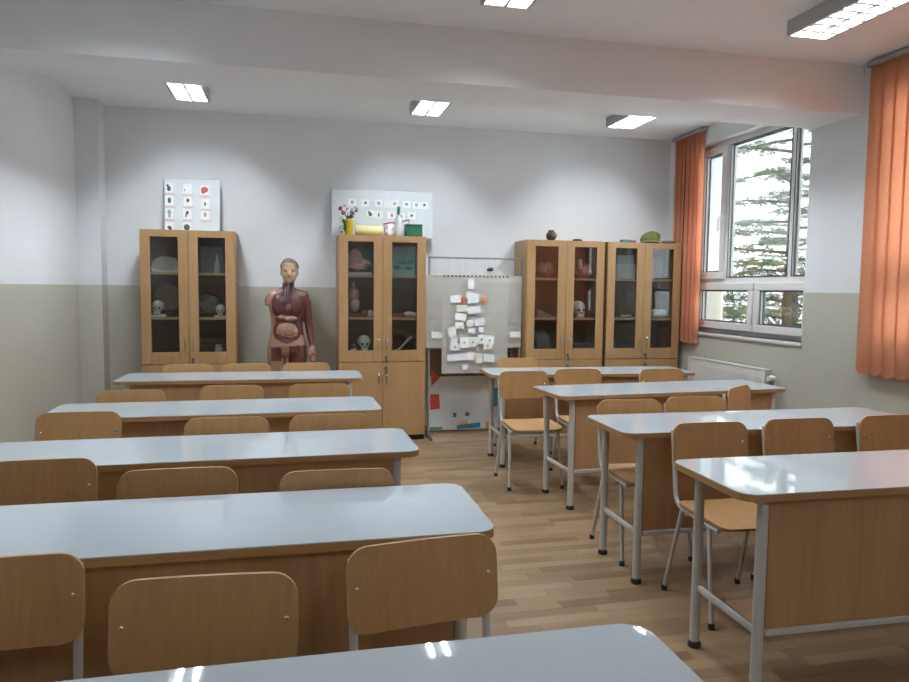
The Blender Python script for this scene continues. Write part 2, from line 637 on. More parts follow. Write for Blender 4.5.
lamp0 = build_lamp('bright louvred lamp on the ceiling above the left cupboard, behind the beam', (-.768, 5.59, H))
for loc, lab in (((1.135, 5.56, H), 'bright louvred lamp on the ceiling behind the beam, middle one of the far row'),
                 ((2.955, 5.56, H), 'bright louvred lamp on the ceiling behind the beam, nearest the far window'),
                 ((2.96, 3.12, H), 'large louvred lamp on the near ceiling beside the orange blind'),
                 ((1.11, 3.12, H), 'louvred lamp cut off by the top edge of the photo at the middle'),
                 ((-.82, 3.12, H), 'louvred lamp on the near ceiling above the left desks'),
                 ((-.82, -1.3, H), 'added fill lamp behind the camera on the left, out of view'),  # this unseen row is added to light surfaces facing the camera
                 ((1.11, -1.3, H), 'added fill lamp behind the camera in the middle, out of view'),
                 ((2.96, -1.3, H), 'added fill lamp behind the camera beside the window wall, out of view')):
    lp = dup(lamp0, loc, 0, lab)
    if loc[1] < 5:
        near = lp.location.y > 0
        ld = bpy.data.lights['fluorescent_tube_light'].copy()
        ld.energy = (NEAR_POWER if near else FILL_POWER) / 2
        for c in kids(lp):
            if c.type == 'LIGHT':
                c.data = ld

# ------------------------------------------------------------------ blinds
def blind(label, x, ys, angs, ztop, zbot, bunched):
    root = thing('vertical_blind', label, 'blind', (x, ys[0], 0))
    b = B()
    y0, y1 = min(ys), max(ys)
    box(b, -.022, .022, y0 - .08 - ys[0], y1 + .08 - ys[0], ztop, ztop + .035, 0, .004)
    obj('blind_rail', b, M_RAIL, root)
    wd = .064 if not bunched else .05
    for i, (y, a) in enumerate(zip(ys, angs)):
        s = B()
        ca, sa = math.cos(a), math.sin(a)
        cols = []
        nx = 6
        for k in range(nx + 1):
            t = -wd + 2 * wd * k / nx
            d = (.006 if bunched else .003) * (1 - (t / wd) ** 2)
            px, py = t * sa + d * ca, t * ca - d * sa
            col = []
            for j in range(9):
                z = zbot + .03 + (ztop - zbot - .03) * j / 8
                if j == 0:
                    z = zbot + .028 * (t / wd) ** 2 + .004 * math.sin(i * 2.3)
                col.append(s.verts.new((px, py + y - ys[0], z)))
            cols.append(col)
        for k in range(nx):
            for j in range(8):
                s.faces.new((cols[k][j], cols[k + 1][j], cols[k + 1][j + 1], cols[k][j + 1]))
        bmesh.ops.solidify(s, geom=list(s.faces), thickness=.0012)
        so = obj('blind_slat', s, M_BLIND, root)
        wb = B()
        box(wb, -.004, .004, -wd * .75, wd * .75, zbot + .015, zbot + .045, 0, .003)
        for v in wb.verts:
            x_, y_ = v.co.x, v.co.y
            v.co.x, v.co.y = x_ * ca + y_ * sa + .009 * ca, -x_ * sa + y_ * ca + y - ys[0]
        obj('blind_weight', wb, M_BLIND, so)
    return root

random.seed(4)
ys = [4.125 - .104 * i for i in range(28)]
blind('closed orange vertical blind on the right edge of the photo', 3.846, ys, [.05 + .03 * math.sin(i * 1.7) for i in range(28)], 2.955, .862, False)
ys = [6.275 + .038 * i for i in range(12)]
blind('orange vertical blind bunched together beside the far window', 3.862, ys, [(.42 if i % 2 else -.38) + random.uniform(-.12, .12) for i in range(12)], 2.955, .905, True)

# ------------------------------------------------------------------ radiator
r = thing('radiator', 'cream white panel radiator under the far window', 'radiator', (3.80, 5.66, 0))
b = B()
prof = []
y = -.56
box(b, -.012, .0, -.58, .58, .16, .775, 0, .008, 2)
for i in range(22):
    yy = -.55 + i * .05
    box(b, -.0135, -.011, yy, yy + .034, .20, .72, 0, .001)
obj('radiator_panel', b, M_RADI, r)
b = B()
box(b, .0, .062, -.575, .575, .17, .765, 0, .004)
obj('radiator_back', b, M_RADI, r)
b = B()
box(b, -.013, .064, -.582, .582, .7755, .790, 0, .006, 2)
obj('radiator_top', b, M_RADI, r)
b = B()
tube(b, fillet([(.03, -.575, .725), (.03, -.66, .725), (.03, -.66, .0)], .02), .011, 10)
obj('radiator_pipe', b, M_RADI, r)
b = B()
tube(b, [(.03, -.60, .725), (.03, -.64, .725)], .02, 12)
tube(b, [(.03, -.655, .725), (-.035, -.655, .725)], .019, 12)
obj('radiator_valve', b, M_PVC, r)

# ------------------------------------------------------------------ desks
TW, TD, TH = 1.757, .503, .75
def build_desk(label, shelf=.078):
    root = thing('school_desk', label, 'table', (0, 0, 0), 0, 'white topped three seat school desks')
    # local origin: floor, far left corner; y runs from 0 (far) to -TD (near)
    b = B()
    poly = rrect(0, TW, -TD, 0, .06, 7)
    prism(b, poly, XY, TH - .026, TH - .003, 0, 0, 0)
    prism(b, rrect(.0015, TW - .0015, -TD + .0015, -.0015, .059, 7), XY, TH - .003, TH, 1, 1, 1)
    obj('tabletop', b, [M_EDGE, M_TOP], root)
    lx = (.099, TW - .099)
    ly = (-.069, -TD + .042)
    for x in lx:
        for y in ly:
            b = B()
            tube(b, [(x, y, .022), (x, y, TH - .045)], .0195, 14)
            lg = obj('leg', b, M_STEEL, root)
            b = B()
            lathe(b, [(.020, 0), (.026, .003), (.026, .016), (.021, .026)], x, y, 14)
            obj('foot', b, M_BLACK, lg)
        b = B()
        box(b, x - .009, x + .009, ly[1] + .018, ly[0] - .018, .235, .262, 0, .006, 2)
        obj('side_stretcher', b, M_STEEL, root)
    b = B()
    for x in lx:
        box(b, x - .018, x + .018, ly[1] - .012, ly[0] + .012, TH - .050, TH - .027, 0, .003)
    for y in (ly[0] - .004, ly[1] + .03):
        box(b, lx[0] + .019, lx[1] - .019, y - .010, y + .010, TH - .050, TH - .027, 0, .003)
    obj('top_frame', b, M_STEEL, root)
    b = B()
    box(b, lx[0] + .021, lx[1] - .021, ly[1] - .008, ly[1] + .010, .262, TH - .0265, 0, .001)
    obj('front_panel', b, M_PANEL, root)
    b = B()
    box(b, lx[0] + .019, lx[1] - .019, ly[1] - .013, ly[1] + .013, .236, .261, 0, .004)
    obj('panel_rail', b, M_STEEL, root)
    b = B()
    box(b, lx[0] + .011, lx[1] - .011, ly[1] + .016, ly[1] + shelf, .250, .264, 0, .001)
    obj('foot_shelf', b, M_PANEL, root)
    return root

DESKS = [
    ('R1', 1.5793, 5.8408, -.0397, 'white school desk farthest back on the right, in front of the right cupboards'),
    ('R2', 1.6522, 4.7024, .0652, 'white school desk second from the back on the right, a cut-off radiator behind its right end'),
    ('R3', 1.5596, 3.5491, -.0104, 'white school desk second nearest on the right'),
    ('R4', 1.4941, 2.5416, -.0164, 'nearest white school desk on the right, reflecting the window'),
    ('L1', -1.2068, 5.8494, -.0166, 'white school desk farthest back on the left, in front of the anatomy figure'),
    ('L2', -1.2508, 4.3819, .0142, 'white school desk second from the back on the left'),
    ('L3', -1.2202, 3.3478, .0162, 'middle white school desk of the five on the left'),
    ('L4', -1.1709, 2.382, -.0067, 'second-nearest white desk on the left, an angled chair at its near right corner'),
    ('L5', -1.0422, 1.288, 0.0, 'nearest white desk on the left, cut off by the bottom edge'),
]
DESKS[1] = DESKS[1][:4] + ('white school desk second from the back on the right, right end near the radiator',)
desk0 = None
for key, x, y, a, lab in DESKS:
    x, y = x - .0185 * math.cos(a), y - .0185 * math.sin(a)
    if desk0 is None:
        desk0 = build_desk(lab)
        desk0.location = (x, y, 0)
        desk0.rotation_euler = (0, 0, a)
    elif key == 'R4':
        d = build_desk(lab, .22)
        d.location = (x, y, 0)
        d.rotation_euler = (0, 0, a)
    else:
        dup(desk0, (x, y, 0), a, lab)

# ------------------------------------------------------------------ chairs
def build_chair():
    root = thing('school_chair', '', 'chair', (0, 0, 0), 0, 'plywood school chairs with grey tube frames')
    # faces -Y; origin on the floor under the seat centre
    def curve_panel(w, h, th, rad, place, bend):
        b = B()
        out = rrect(-w / 2, w / 2, -h / 2, h / 2, rad, 6)
        nx = 14
        # grid fill by columns so the panel can be bent
        xs = sorted(set([round(-w / 2 + w * i / nx, 5) for i in range(nx + 1)] + [round(p[0], 5) for p in out]))
        def vext(x):
            ax = abs(x)
            k = w / 2 - rad
            if ax <= k:
                return h / 2
            t = min(1, (ax - k) / rad)
            return h / 2 - rad + rad * math.sqrt(max(0, 1 - t * t))
        cols = {}
        for side in (0, 1):
            cc = []
            for x in xs:
                e = vext(x)
                cc.append([b.verts.new(place(x, v * e, side * th - bend * (x / (w / 2)) ** 2)) for v in (-1, -.33, .33, 1)])
            cols[side] = cc
        n = len(xs)
        for i in range(n - 1):
            for j in range(3):
                for side in (0, 1):
                    c = cols[side]
                    b.faces.new((c[i][j], c[i + 1][j], c[i + 1][j + 1], c[i][j + 1]))
            for j in (0, 3):
                b.faces.new((cols[0][i][j], cols[0][i + 1][j], cols[1][i + 1][j], cols[1][i][j]))
        for i in (0, n - 1):
            for j in range(3):
                b.faces.new((cols[0][i][j], cols[0][i][j + 1], cols[1][i][j + 1], cols[1][i][j]))
        return b
    tilt = .12
    bz, by = .705, .205
    def pb(x, v, d):
        # d>0 backwards
        return (x, by + v * tilt + d, bz + v)
    obj('backrest', curve_panel(.385, .205, .010, .052, pb, .010), M_CHAIR, root)
    def ps(x, v, d):
        y = v
        z = .448 - d
        if v < -.13:
            z -= (v + .13) ** 2 * 3.5
        return (x, y - .01, z)
    b = curve_panel(.375, .37, -.011, .05, lambda x, v, d: (x, v - .01, .437 - d - max(0, -v - .12) ** 2 * 3.0), .004)
    obj('seat', b, M_SEAT, root)
    for s in (-1, 1):
        b = B()
        x = s * .172
        pts = fillet([(x, .243, .77), (x, .196, .425), (s * .176, -.165, .420)], .07, 6)
        tube(b, pts, .0105, 10)
        obj('frame_tube', b, M_STEEL, root)
        for nm, top, bot in (('leg', (s * .180, .125, .421), (s * .196, .238, .012)), ('leg', (s * .180, -.10, .419), (s * .196, -.168, .012))):
            b = B()
            tube(b, [top, bot], .0105, 10)
            lg = obj(nm, b, M_STEEL, root)
            b = B()
            tube(b, [(bot[0], bot[1], 0.0), (bot[0], bot[1], .026)], .0135, 10)
            obj('foot', b, M_BLACK, lg)
        b = B()
        ell(b, (s * .168, .1985, .712), (.0065, .004, .0065), 10)
        obj('screw', b, M_CHROME, root)
    for y in (-.12, .10):
        b = B()
        tube(b, [(-.176, y, .409), (.176, y, .409)], .010, 8)
        obj('cross_bar', b, M_STEEL, root)
    return root

BK = .235     # backrest top is this far behind the chair origin
CH = [
    # x of backrest centre, y of backrest top, rotation, label
    (.310, 1.70, .12, 'angled chair at the right end of the nearest left desk, backrest over a desk corner'),
    (-.180, 1.575, -.06, 'middle chair behind the nearest left desk, lowest backrest in the foreground'),
    (-.665, 1.77, .06, 'chair behind the nearest left desk, cut off at the bottom left corner'),
    (-.876, 2.75, .03, 'chair behind the second-nearest left desk, cut off by the left edge'),
    (-.376, 2.535, -.01, 'middle chair behind the second-nearest left desk'),
    (.150, 2.42, -.03, 'right chair behind the second-nearest left desk'),
    (-1.010, 3.762, -.01, 'leftmost chair behind the middle left desk, backrest standing free by the left wall'),
    (-.298, 3.49, -.02, 'middle chair behind the middle left desk'),
    (.180, 3.49, -.01, 'right chair behind the middle left desk'),
    (-.925, 4.50, -.02, 'left chair behind the second-farthest left desk'),
    (-.366, 4.63, -.02, 'middle chair behind the second-farthest left desk'),
    (.172, 4.63, .02, 'right chair behind the second-farthest left desk'),
    (-.797, 5.93, .0, 'chair behind the farthest left desk, in front of the left cupboard door'),
    (-.356, 5.93, .0, 'chair behind the farthest left desk, between left cupboard and anatomy figure'),
    (.118, 5.93, .0, 'chair behind the farthest left desk, in front of the anatomy figure legs'),
    (1.928, 2.985, -.02, 'chair behind the nearest right desk, whole seat and legs visible at its left end'),
    (2.428, 3.005, -.01, 'middle chair behind the nearest right desk'),
    (2.972, 3.005, .0, 'chair behind the nearest right desk, cut off by the right edge'),
    (1.874, 3.70, -.03, 'left chair behind the second-nearest right desk, seat showing beside the desk leg'),
    (2.315, 3.74, -.02, 'second chair behind the second-nearest right desk, beside the turned chair'),
    (2.835, 4.09, .62, 'turned chair standing askew behind the second-nearest right desk'),
    (1.714, 5.12, -.05, 'chair at the aisle before the farthest right desk, seat and open back visible'),
    (2.188, 5.20, -.03, 'middle chair in front of the farthest right desk'),
    (2.867, 5.12, .03, 'right chair in front of the farthest right desk, nearest the radiator'),
    (1.995, 6.13, .02, 'chair behind the farthest right desk, in front of the hanging posters'),
]
chair0 = build_chair()
for i, (x, y, a, lab) in enumerate(CH):
    ox, oy = x - BK * -math.sin(a) * 1.0, y - BK * math.cos(a)
    ox = x + BK * math.sin(a)
    if i == 0:
        chair0.location = (ox, oy, 0)
        chair0.rotation_euler = (0, 0, a)
        chair0['label'] = lab
    else:
        dup(chair0, (ox, oy, 0), a, lab)

# ------------------------------------------------------------------ cupboards
CW, CD, CHT, CMID = .80, .40, 1.902, .745
CY = 6.49
def build_cupboard(label):
    root = thing('cupboard', label, 'cupboard', (0, 0, 0), 0, 'beech cupboards with glass upper doors')
    # origin: floor, front left corner, doors face -Y
    t = .018
    b = B()
    box(b, 0, t, .019, CD, .05, CHT, 0)
    box(b, CW - t, CW, .019, CD, .05, CHT, 0)
    box(b, t, CW - t, .019, CD, CHT - t, CHT, 0)
    box(b, t, CW - t, .019, CD, .05, .05 + t, 0)
    box(b, t, CW - t, .019, CD - .01, CMID + .02, CMID + .02 + t, 0)
    obj('carcass', b, M_CAB, root)
    b = B()
    box(b, t, CW - t, CD - .009, CD - .001, .068, CHT - t, 0)
    obj('back_panel', b, M_CABIN, root)
    b = B()
    box(b, .0, CW, .05, CD, 0, .05, 0)
    obj('plinth', b, M_BLACK, root)
    for z in (1.150, 1.540):
        b = B()
        box(b, t + .001, CW - t - .001, .035, CD - .011, z - t, z, 0)
        obj('shelf', b, M_CABX, root)
    for k in (0, 1):
        x0, x1 = (.002, CW / 2 - .0015) if k == 0 else (CW / 2 + .0015, CW - .002)
        g0, g1 = x0 + .082, x1 - .082
        z0, z1 = CMID + .003, CHT - .002
        q0, q1 = .852, 1.842
        b = B()
        box(b, x0, g0, 0, .018, z0, z1, 0, .0015)
        box(b, g1, x1, 0, .018, z0, z1, 0, .0015)
        box(b, g0, g1, 0, .018, z0, q0, 0)
        box(b, g0, g1, 0, .018, q1, z1, 0)
        d = obj('glass_door', b, M_CAB, root)
        b = B()
        box(b, g0 - .006, g1 + .006, .008, .012, q0 - .006, q1 + .006)
        obj('pane', b, M_CGLASS, d)
        xh = (x1 - .035) if k == 0 else (x0 + .035)
        b = B()
        tube(b, fillet([(xh, .001, .86), (xh, -.022, .875), (xh, -.022, .955), (xh, .001, .97)], .018), .005, 8)
        obj('handle', b, M_CHROME, d)
        b = B()
        box(b, x0, x1, 0, .018, .055, CMID - .003, 0, .0015)
        d2 = obj('wooden_door', b, M_CAB, root)
        b = B()
        tube(b, fillet([(xh, .001, .53), (xh, -.022, .545), (xh, -.022, .625), (xh, .001, .64)], .018), .005, 8)
        obj('handle', b, M_CHROME, d2)
        if k == 1:
            for zz, dd in ((.79, d), (.69, d2)):
                b = B()
                tube(b, [(xh - .005, .001, zz), (xh - .005, -.006, zz)], .013, 12)
                box(b, xh - .012, xh + .002, -.030, -.006, zz - .003, zz + .003, 0)
                box(b, xh - .013, xh + .003, -.024, -.020, zz - .055, zz - .01, 0, .002)
                obj('lock', b, M_GASKET, dd)
    return root

CX = {'c1': -1.251, 'c2': .4176, 'c3': 2.1988, 'c4': 3.0299}
cup0 = build_cupboard('beech glass-door cupboard standing alone at the left, poster board on top')
cup0.location = (CX['c1'], CY, 0)
cup0.scale = (.968, 1, 1)
c2_ = dup(cup0, (CX['c2'], CY, 0), 0, 'beech glass-door cupboard with plants and spray bottle on top')
c3_ = dup(cup0, (CX['c3'], CY, 0), 0, 'beech glass-door cupboard to the right of the hanging posters')
c4_ = dup(cup0, (CX['c4'], CY, 0), 0, 'beech glass-door cupboard nearest the bunched orange blind and far window')
for c in (c2_, c3_, c4_):
    c.scale = (1, 1, 1)

# ------------------------------------------------------------------ things inside the cupboards
Z0, Z1, Z2 = CMID + .0385, 1.1505, 1.5405
mat_cache = {}
def pm(name, col, rough=.5, **k):
    if name not in mat_cache:
        mat_cache[name] = plain(name, col, rough, **k)
    return mat_cache[name]
M_BONE = pm('bone_plaster', (.72, .69, .60), .6)
M_PINK = pm('flesh_pink_plastic', (.66, .33, .28), .4)
M_RED = pm('deep_red_plastic', (.34, .05, .05), .4)
M_LGREY = pm('pale_grey_plastic', (.50, .52, .50), .5)
M_DKBOX = pm('dark_brown_card', (.06, .04, .035), .6)

def one(name, bm, mats, label, cat, loc=None, rz=0, group=None):
    o = obj(name, bm, mats, None, loc, (0, 0, rz))
    return tag(o, label, cat, group)

def skull(label, x, y, z, s=1.0, base=False, cat='skull model'):
    root = thing('skull_model', label, cat, (x, y, z))
    dz = .03 * s if base else 0
    if base:
        b = B()
        box(b, -.075 * s, .075 * s, -.05 * s, .05 * s, 0, .028 * s, 0, .003)
        obj('base', b, M_WHITE, root)
    b = B()
    ell(b, (0, .012 * s, dz + .085 * s), (.062 * s, .078 * s, .06 * s), 18)
    ell(b, (0, -.035 * s, dz + .055 * s), (.044 * s, .040 * s, .042 * s), 14)
    box(b, -.030 * s, .030 * s, -.072 * s, -.02 * s, dz + .001, dz + .030 * s, 0, .008 * s, 2)
    obj('cranium', b, M_BONE, root)
    b = B()
    for sx in (-1, 1):
        ell(b, (sx * .020 * s, -.068 * s, dz + .066 * s), (.013 * s, .010 * s, .012 * s), 10)
    ell(b, (0, -.075 * s, dz + .043 * s), (.007 * s, .006 * s, .010 * s), 8)
    obj('eye_socket', b, M_DKBOX, root)
    return root

IY = 6.66
# left cupboard
b = B()
n = 26
vs_in, vs_out = [], []
for i in range(n + 1):
    a = PI * i / n
    rr = .118 * (1 + .04 * (i % 2))
    vs_out.append(((rr * math.cos(a)), .02 * (i % 2) * .5, .015 + .125 * (max(0.0, math.sin(a)) ** .7)))
for side in (0, .012):
    c = b.verts.new((0.0, .05 + side, .004))
    ring = [b.verts.new((p[0], p[1] - .03 + side, p[2])) for p in vs_out]
    for i in range(n):
        b.faces.new((c, ring[i], ring[i + 1]))
box(b, -.11, .11, -.06, .06, 0, .012, 0, .004)
one('shell_model', b, [pm('shell_cream', (.62, .58, .50), .45)], 'pale fan-shaped shell model on the top shelf of the left cupboard', 'model', (-1.062, IY - .03, Z2))
t = thing('dial_disc', 'round brown disc standing on the middle shelf of the left cupboard', 'disc', (-1.07, IY + .10, Z1))
b = B()
tube(b, [(0, -.012, .17), (0, .012, .17)], .118, 40)
obj('disc', b, pm('disc_brown', (.32, .23, .17), .5), t)
b = B()
for i in range(12):
    a = 2 * PI * i / 12
    box(b, .095 * math.cos(a) - .005, .095 * math.cos(a) + .005, -.014, -.012, .17 + .095 * math.sin(a) - .005, .17 + .095 * math.sin(a) + .005)
tube(b, [(0, -.016, .17), (0, -.012, .17)], .020, 14)
obj('dial_marks', b, pm('disc_mark', (.30, .24, .18), .5), t)
b = B()
box(b, -.05, .05, -.02, .02, 0, .055, 0, .004)
obj('disc_stand', b, M_DKBOX, t)
skull('small white skull on a white block, left cupboard middle shelf at the left', -1.135, IY - .05, Z1, .85, True)
b = B()
ell(b, (0, 0, .03), (.055, .04, .03), 14, 0, .3, 2)
for v in b.verts:
    v.co.z = max(v.co.z, 0)
one('stone_sample', b, M_LGREY, 'pale lump low behind the left glass door of the left cupboard', 'stone', (-1.01, IY - .04, Z0))
b = B()
box(b, -.095, .095, -.05, .05, 0, .235, 0, .004)
one('grey_box', b, pm('mottled_grey_card', (.19, .19, .18), .6, var=.25), 'grey box on the top shelf behind the right door of the left cupboard', 'box', (-.685, IY + .09, Z2))
b = B()
lathe(b, [(.026, 0), (.030, .02), (.028, .09), (.012, .12), (.012, .145), (.016, .15), (.014, .165)], 0, 0, 16)
one('specimen_bottle', b, pm('greenish_glass', (.36, .40, .32), .2), 'small pale bottle in front of the grey box in the left cupboard', 'bottle', (-.635, IY - .05, Z2))
b = B()
ell(b, (0, 0, .10), (.11, .07, .10), 22, 0, .35, 5)
for v in b.verts:
    v.co.z = max(v.co.z, 0.0)
one('crumpled_bag', b, pm('grey_bag', (.20, .19, .18), .55, var=.3, scale=30), 'crumpled dark grey bag on the middle shelf of the left cupboard', 'bag', (-.72, IY + .08, Z1))
skull('small white skull on a block behind the right door of the left cupboard', -.612, IY - .08, Z1, .65, True)
for k in range(4):
    b = B()
    box(b, -.10, .10, -.08, .08, 0, .012, 0, .002)
    for s in (-1, 1):
        box(b, s * .10 - .004, s * .10 + .004, -.08, .08, .008, .040, 0, .002)
        box(b, -.10, .10, s * .08 - .004, s * .08 + .004, .008, .040, 0, .002)
    one('specimen_tray', b, pm('dark_tray', (.10, .085, .075), .5), ['lowest of four stacked dark trays in the left cupboard', 'second from the bottom of four stacked dark trays, left cupboard', 'third from the bottom of four stacked dark trays, left cupboard', 'topmost of four stacked dark trays in the left cupboard'][k], 'tray', (-.71, IY + .08, Z0 + .0425 * k), 0, 'dark trays in the left cupboard')
b = B()
lathe(b, [(.030, 0), (.034, .01), (.034, .09), (.026, .105), (.028, .108), (.028, .125)], 0, 0, 18)
one('specimen_jar', b, M_LGREY, 'pale jar beside the dark trays in the left cupboard', 'jar', (-.63, IY - .07, Z0))

# second cupboard
def organ(name, label, loc, bulbs, mats, base=None, cat='model', rz=0):
    root = thing(name, label, cat, loc, rz)
    h = 0
    if base:
        b = B()
        box(b, -base[0], base[0], -base[1], base[1], 0, base[2], 0, .003)
        obj('base', b, base[3], root)
        h = base[2]
    for i, (nm, c, r, mi, w) in enumerate(bulbs):
        b = B()
        ell(b, (c[0], c[1], c[2] + h), r, 18, 0, w, i + len(label))
        for v in b.verts:
            v.co.z = max(v.co.z, h)
        obj(nm, b, mats[mi], root)
    return root

organ('ear_model', 'large pink ear model on a pale base, top shelf of the second cupboard', (.615, IY, Z2 + .001),
      [('auricle', (-.035, 0, .125), (.065, .05, .085), 0, .3), ('canal', (.04, -.01, .075), (.065, .04, .05), 0, .25), ('inner_ear', (.065, -.03, .055), (.03, .03, .028), 1, .2), ('lobe', (-.02, -.02, .05), (.08, .05, .035), 0, .2)],
      [M_PINK, M_RED], (.11, .07, .028, M_LGREY))
b = B()
box(b, -.11, .11, -.03, .03, 0, .26, 0, .003)
one('blue_box', b, pm('slate_blue_card', (.10, .15, .20), .6), 'slate blue box standing behind the pink ear model', 'box', (.628, IY + .16, Z2))
t = thing('teal_box', 'teal box with a pale landscape print, top shelf of the second cupboard', 'box', (1.025, IY + .03, Z2))
b = B()
box(b, -.115, .115, -.06, .06, 0, .275, 0, .003)
obj('carton', b, pm('teal_card', (.20, .42, .43), .5, var=.2), t)
b = B()
box(b, -.112, .112, -.0615, -.0605, .19, .272)
obj('pale_band', b, pm('pale_sky_print', (.45, .58, .62), .5, var=.15), t)
b = B()
for (x, z, rx, rz) in ((-.06, .08, .03, .02), (.05, .07, .04, .016), (0, .12, .05, .015), (.07, .13, .025, .02)):
    ell(b, (x, -.0605, z), (rx, .0012, rz), 12)
obj('printed_shape', b, pm('dark_teal_print', (.05, .16, .17), .5), t)
organ('torso_model', 'pink torso model leaning at the left of the second cupboard middle shelf', (.575, IY, Z1 + .001),
      [('chest', (-.01, 0, .18), (.052, .04, .075), 0, .12), ('belly', (.0, 0, .09), (.046, .038, .07), 1, .1), ('neck', (-.015, 0, .265), (.018, .018, .03), 0, 0)],
      [M_PINK, pm('pale_flesh', (.66, .52, .46), .45)], (.06, .05, .03, M_RED))
organ('organ_piece', 'small red and white organ piece beside the torso model in the second cupboard', (.690, IY - .03, Z1 + .001),
      [('lobe', (-.02, 0, .035), (.035, .03, .035), 0, .3), ('pale_lobe', (.03, -.01, .035), (.028, .025, .035), 1, .25)], [M_RED, M_BONE])
b = B()
box(b, -.075, .075, -.06, .06, 0, .035, 0, .003)
one('red_box', b, M_RED, 'flat red box on the middle shelf of the second cupboard', 'box', (.96, IY, Z1))
b = B()
pts = [(-.07, 0, .03), (-.03, 0, .034), (.02, 0, .026), (.07, 0, .022)]
tube(b, pts, [.018, .026, .022, .020], 12)
one('plaster_foot', b, M_BONE, 'pale elongated plaster piece right of the flat red box', 'model', (1.108, IY - .04, Z1 - .0005))
skull('pale skull model on the bottom shelf of the second cupboard', .660, IY - .02, Z0 + .055, 1.0)
b = B()
box(b, -.07, .07, -.06, .06, 0, .0545, 0, .003)
one('dark_block', b, M_DKBOX, 'dark block under the skull in the second cupboard', 'block', (.66, IY, Z0))
organ('vertebra_model', 'pale and red vertebra model low at the left of the second cupboard', (.555, IY - .06, Z0 + .001),
      [('body', (0, 0, .045), (.035, .03, .045), 0, .3), ('disc', (.0, -.01, .10), (.03, .026, .02), 1, .2)], [M_BONE, M_RED])
b = B()
a, c = Vector((-.055, 0, .030)), Vector((.075, 0, .165))
tube(b, [a, a.lerp(c, .12), a.lerp(c, .3), a.lerp(c, .7), a.lerp(c, .88), c], [.020, .022, .011, .011, .018, .016], 12)
ell(b, (-.066, .008, .022), (.018, .02, .018), 10)
ell(b, (.085, .006, .170), (.017, .018, .016), 10)
box(b, -.075, -.045, -.02, .03, 0, .012, 0, .003)
one('bone_model', b, M_BONE, 'slanting white bone on the bottom shelf of the second cupboard', 'bone', (1.02, IY, Z0))

# third cupboard
organ('brain_model', 'reddish brown brain model on the top shelf left of the third cupboard', (2.44, IY, Z2 + .001),
      [('hemisphere', (-.032, 0, .085), (.045, .07, .07), 0, .35), ('hemisphere', (.032, 0, .085), (.045, .07, .07), 0, .35), ('stem', (0, -.04, .035), (.02, .03, .035), 1, .2)],
      [pm('brown_pink', (.42, .20, .18), .4), M_RED])
organ('kidney_model', 'pink ear-like model with a white tip, top shelf right of the third cupboard', (2.835, IY, Z2 + .001),
      [('body', (.02, 0, .075), (.085, .05, .075), 0, .25), ('white_tip', (-.035, -.03, .135), (.022, .03, .06), 1, .2), ('red_core', (-.035, -.045, .065), (.028, .025, .03), 2, .2)],
      [pm('rosy_pink', (.56, .25, .23), .4), M_BONE, M_RED])
b = B()
poly = [(-.10, 0), (.10, 0), (.06, .02), (-.02, .055), (-.10, .085)]
prism(b, poly, XZ, -.05, .05)
one('sloping_model', b, pm('drab_plaster', (.34, .31, .26), .6), 'drab wedge-shaped piece on the middle shelf of the third cupboard', 'model', (2.45, IY, Z1))
skull('white skull on the middle shelf of the third cupboard', 2.795, IY - .02, Z1 + .001, 1.15)
for k in range(7):
    b = B()
    box(b, -.004, .004, -.06, .06, 0, .20 + .02 * (k % 3), 0)
    o = one('paper_folder', b, pm('dull_folder', (.30, .30, .32), .6), ['first folder from the left in the slumped row at the bottom of the third cupboard', 'second folder from the left in the slumped row, third cupboard', 'third folder from the left in the slumped row, third cupboard', 'middle folder in the slumped row, third cupboard', 'fifth folder from the left in the slumped row, third cupboard', 'sixth folder from the left in the slumped row, third cupboard', 'rightmost folder in the slumped row at the bottom of the third cupboard'][k], 'folder', (2.385 + .022 * k, IY, Z0 + .002), 0, 'folders in the third cupboard')
    o.rotation_euler = (0, -.24, 0)
b = B()
box(b, -.09, .09, -.06, .06, 0, .11, 0, .004)
one('dark_box', b, M_DKBOX, 'dark box low behind the right door of the third cupboard', 'box', (2.84, IY, Z0))

# fourth cupboard
b = B()
box(b, -.10, .10, -.06, .06, 0, .15, 0, .003)
one('grey_carton', b, M_LGREY, 'grey white carton at the bottom of the pair in the rightmost cupboard', 'box', (3.285, IY, Z2))
b = B()
box(b, -.095, .085, -.06, .06, 0, .09, 0, .003)
one('grey_carton', b, pm('cool_grey_card', (.38, .41, .42), .5), 'grey carton stacked on top of the other in the rightmost cupboard', 'box', (3.285, IY, Z2 + .151))
for k, x in enumerate((3.60, 3.70)):
    b = B()
    lathe(b, [(.042, 0), (.045, .01), (.045, .16), (.036, .185), (.038, .188), (.038, .215)], 0, 0, 20)
    one('storage_jar', b, pm('grey_green_glass', (.26, .29, .27), .25), ['left grey green jar on the top shelf of the rightmost cupboard', 'right grey green jar on the top shelf of the rightmost cupboard'][k], 'jar', (x, IY + .02, Z2), 0, 'grey jars in the rightmost cupboard')
b = B()
lathe(b, [(.025, 0), (.05, .012), (.062, .030), (.058, .030), (.02, .010)], 0, 0, 22)
one('white_dish', b, M_WHITE, 'small white dish on the middle shelf of the rightmost cupboard', 'dish', (3.315, IY - .02, Z1))
b = B()
box(b, -.085, .085, -.05, .05, 0, .085, 0, .03, 4)
one('white_tub', b, M_WHITE, 'rounded white tub on the middle shelf at the right of the rightmost cupboard', 'tub', (3.675, IY, Z1))
b = B()
box(b, -.07, .09, -.06, .06, 0, .14, 0, .004)
one('dark_box', b, M_DKBOX, 'dark box low behind the left door of the rightmost cupboard', 'box', (3.285, IY + .03, Z0))
b = B()
ell(b, (0, 0, .022), (.05, .04, .022), 14, 0, .2, 9)
for v in b.verts:
    v.co.z = max(v.co.z, 0)
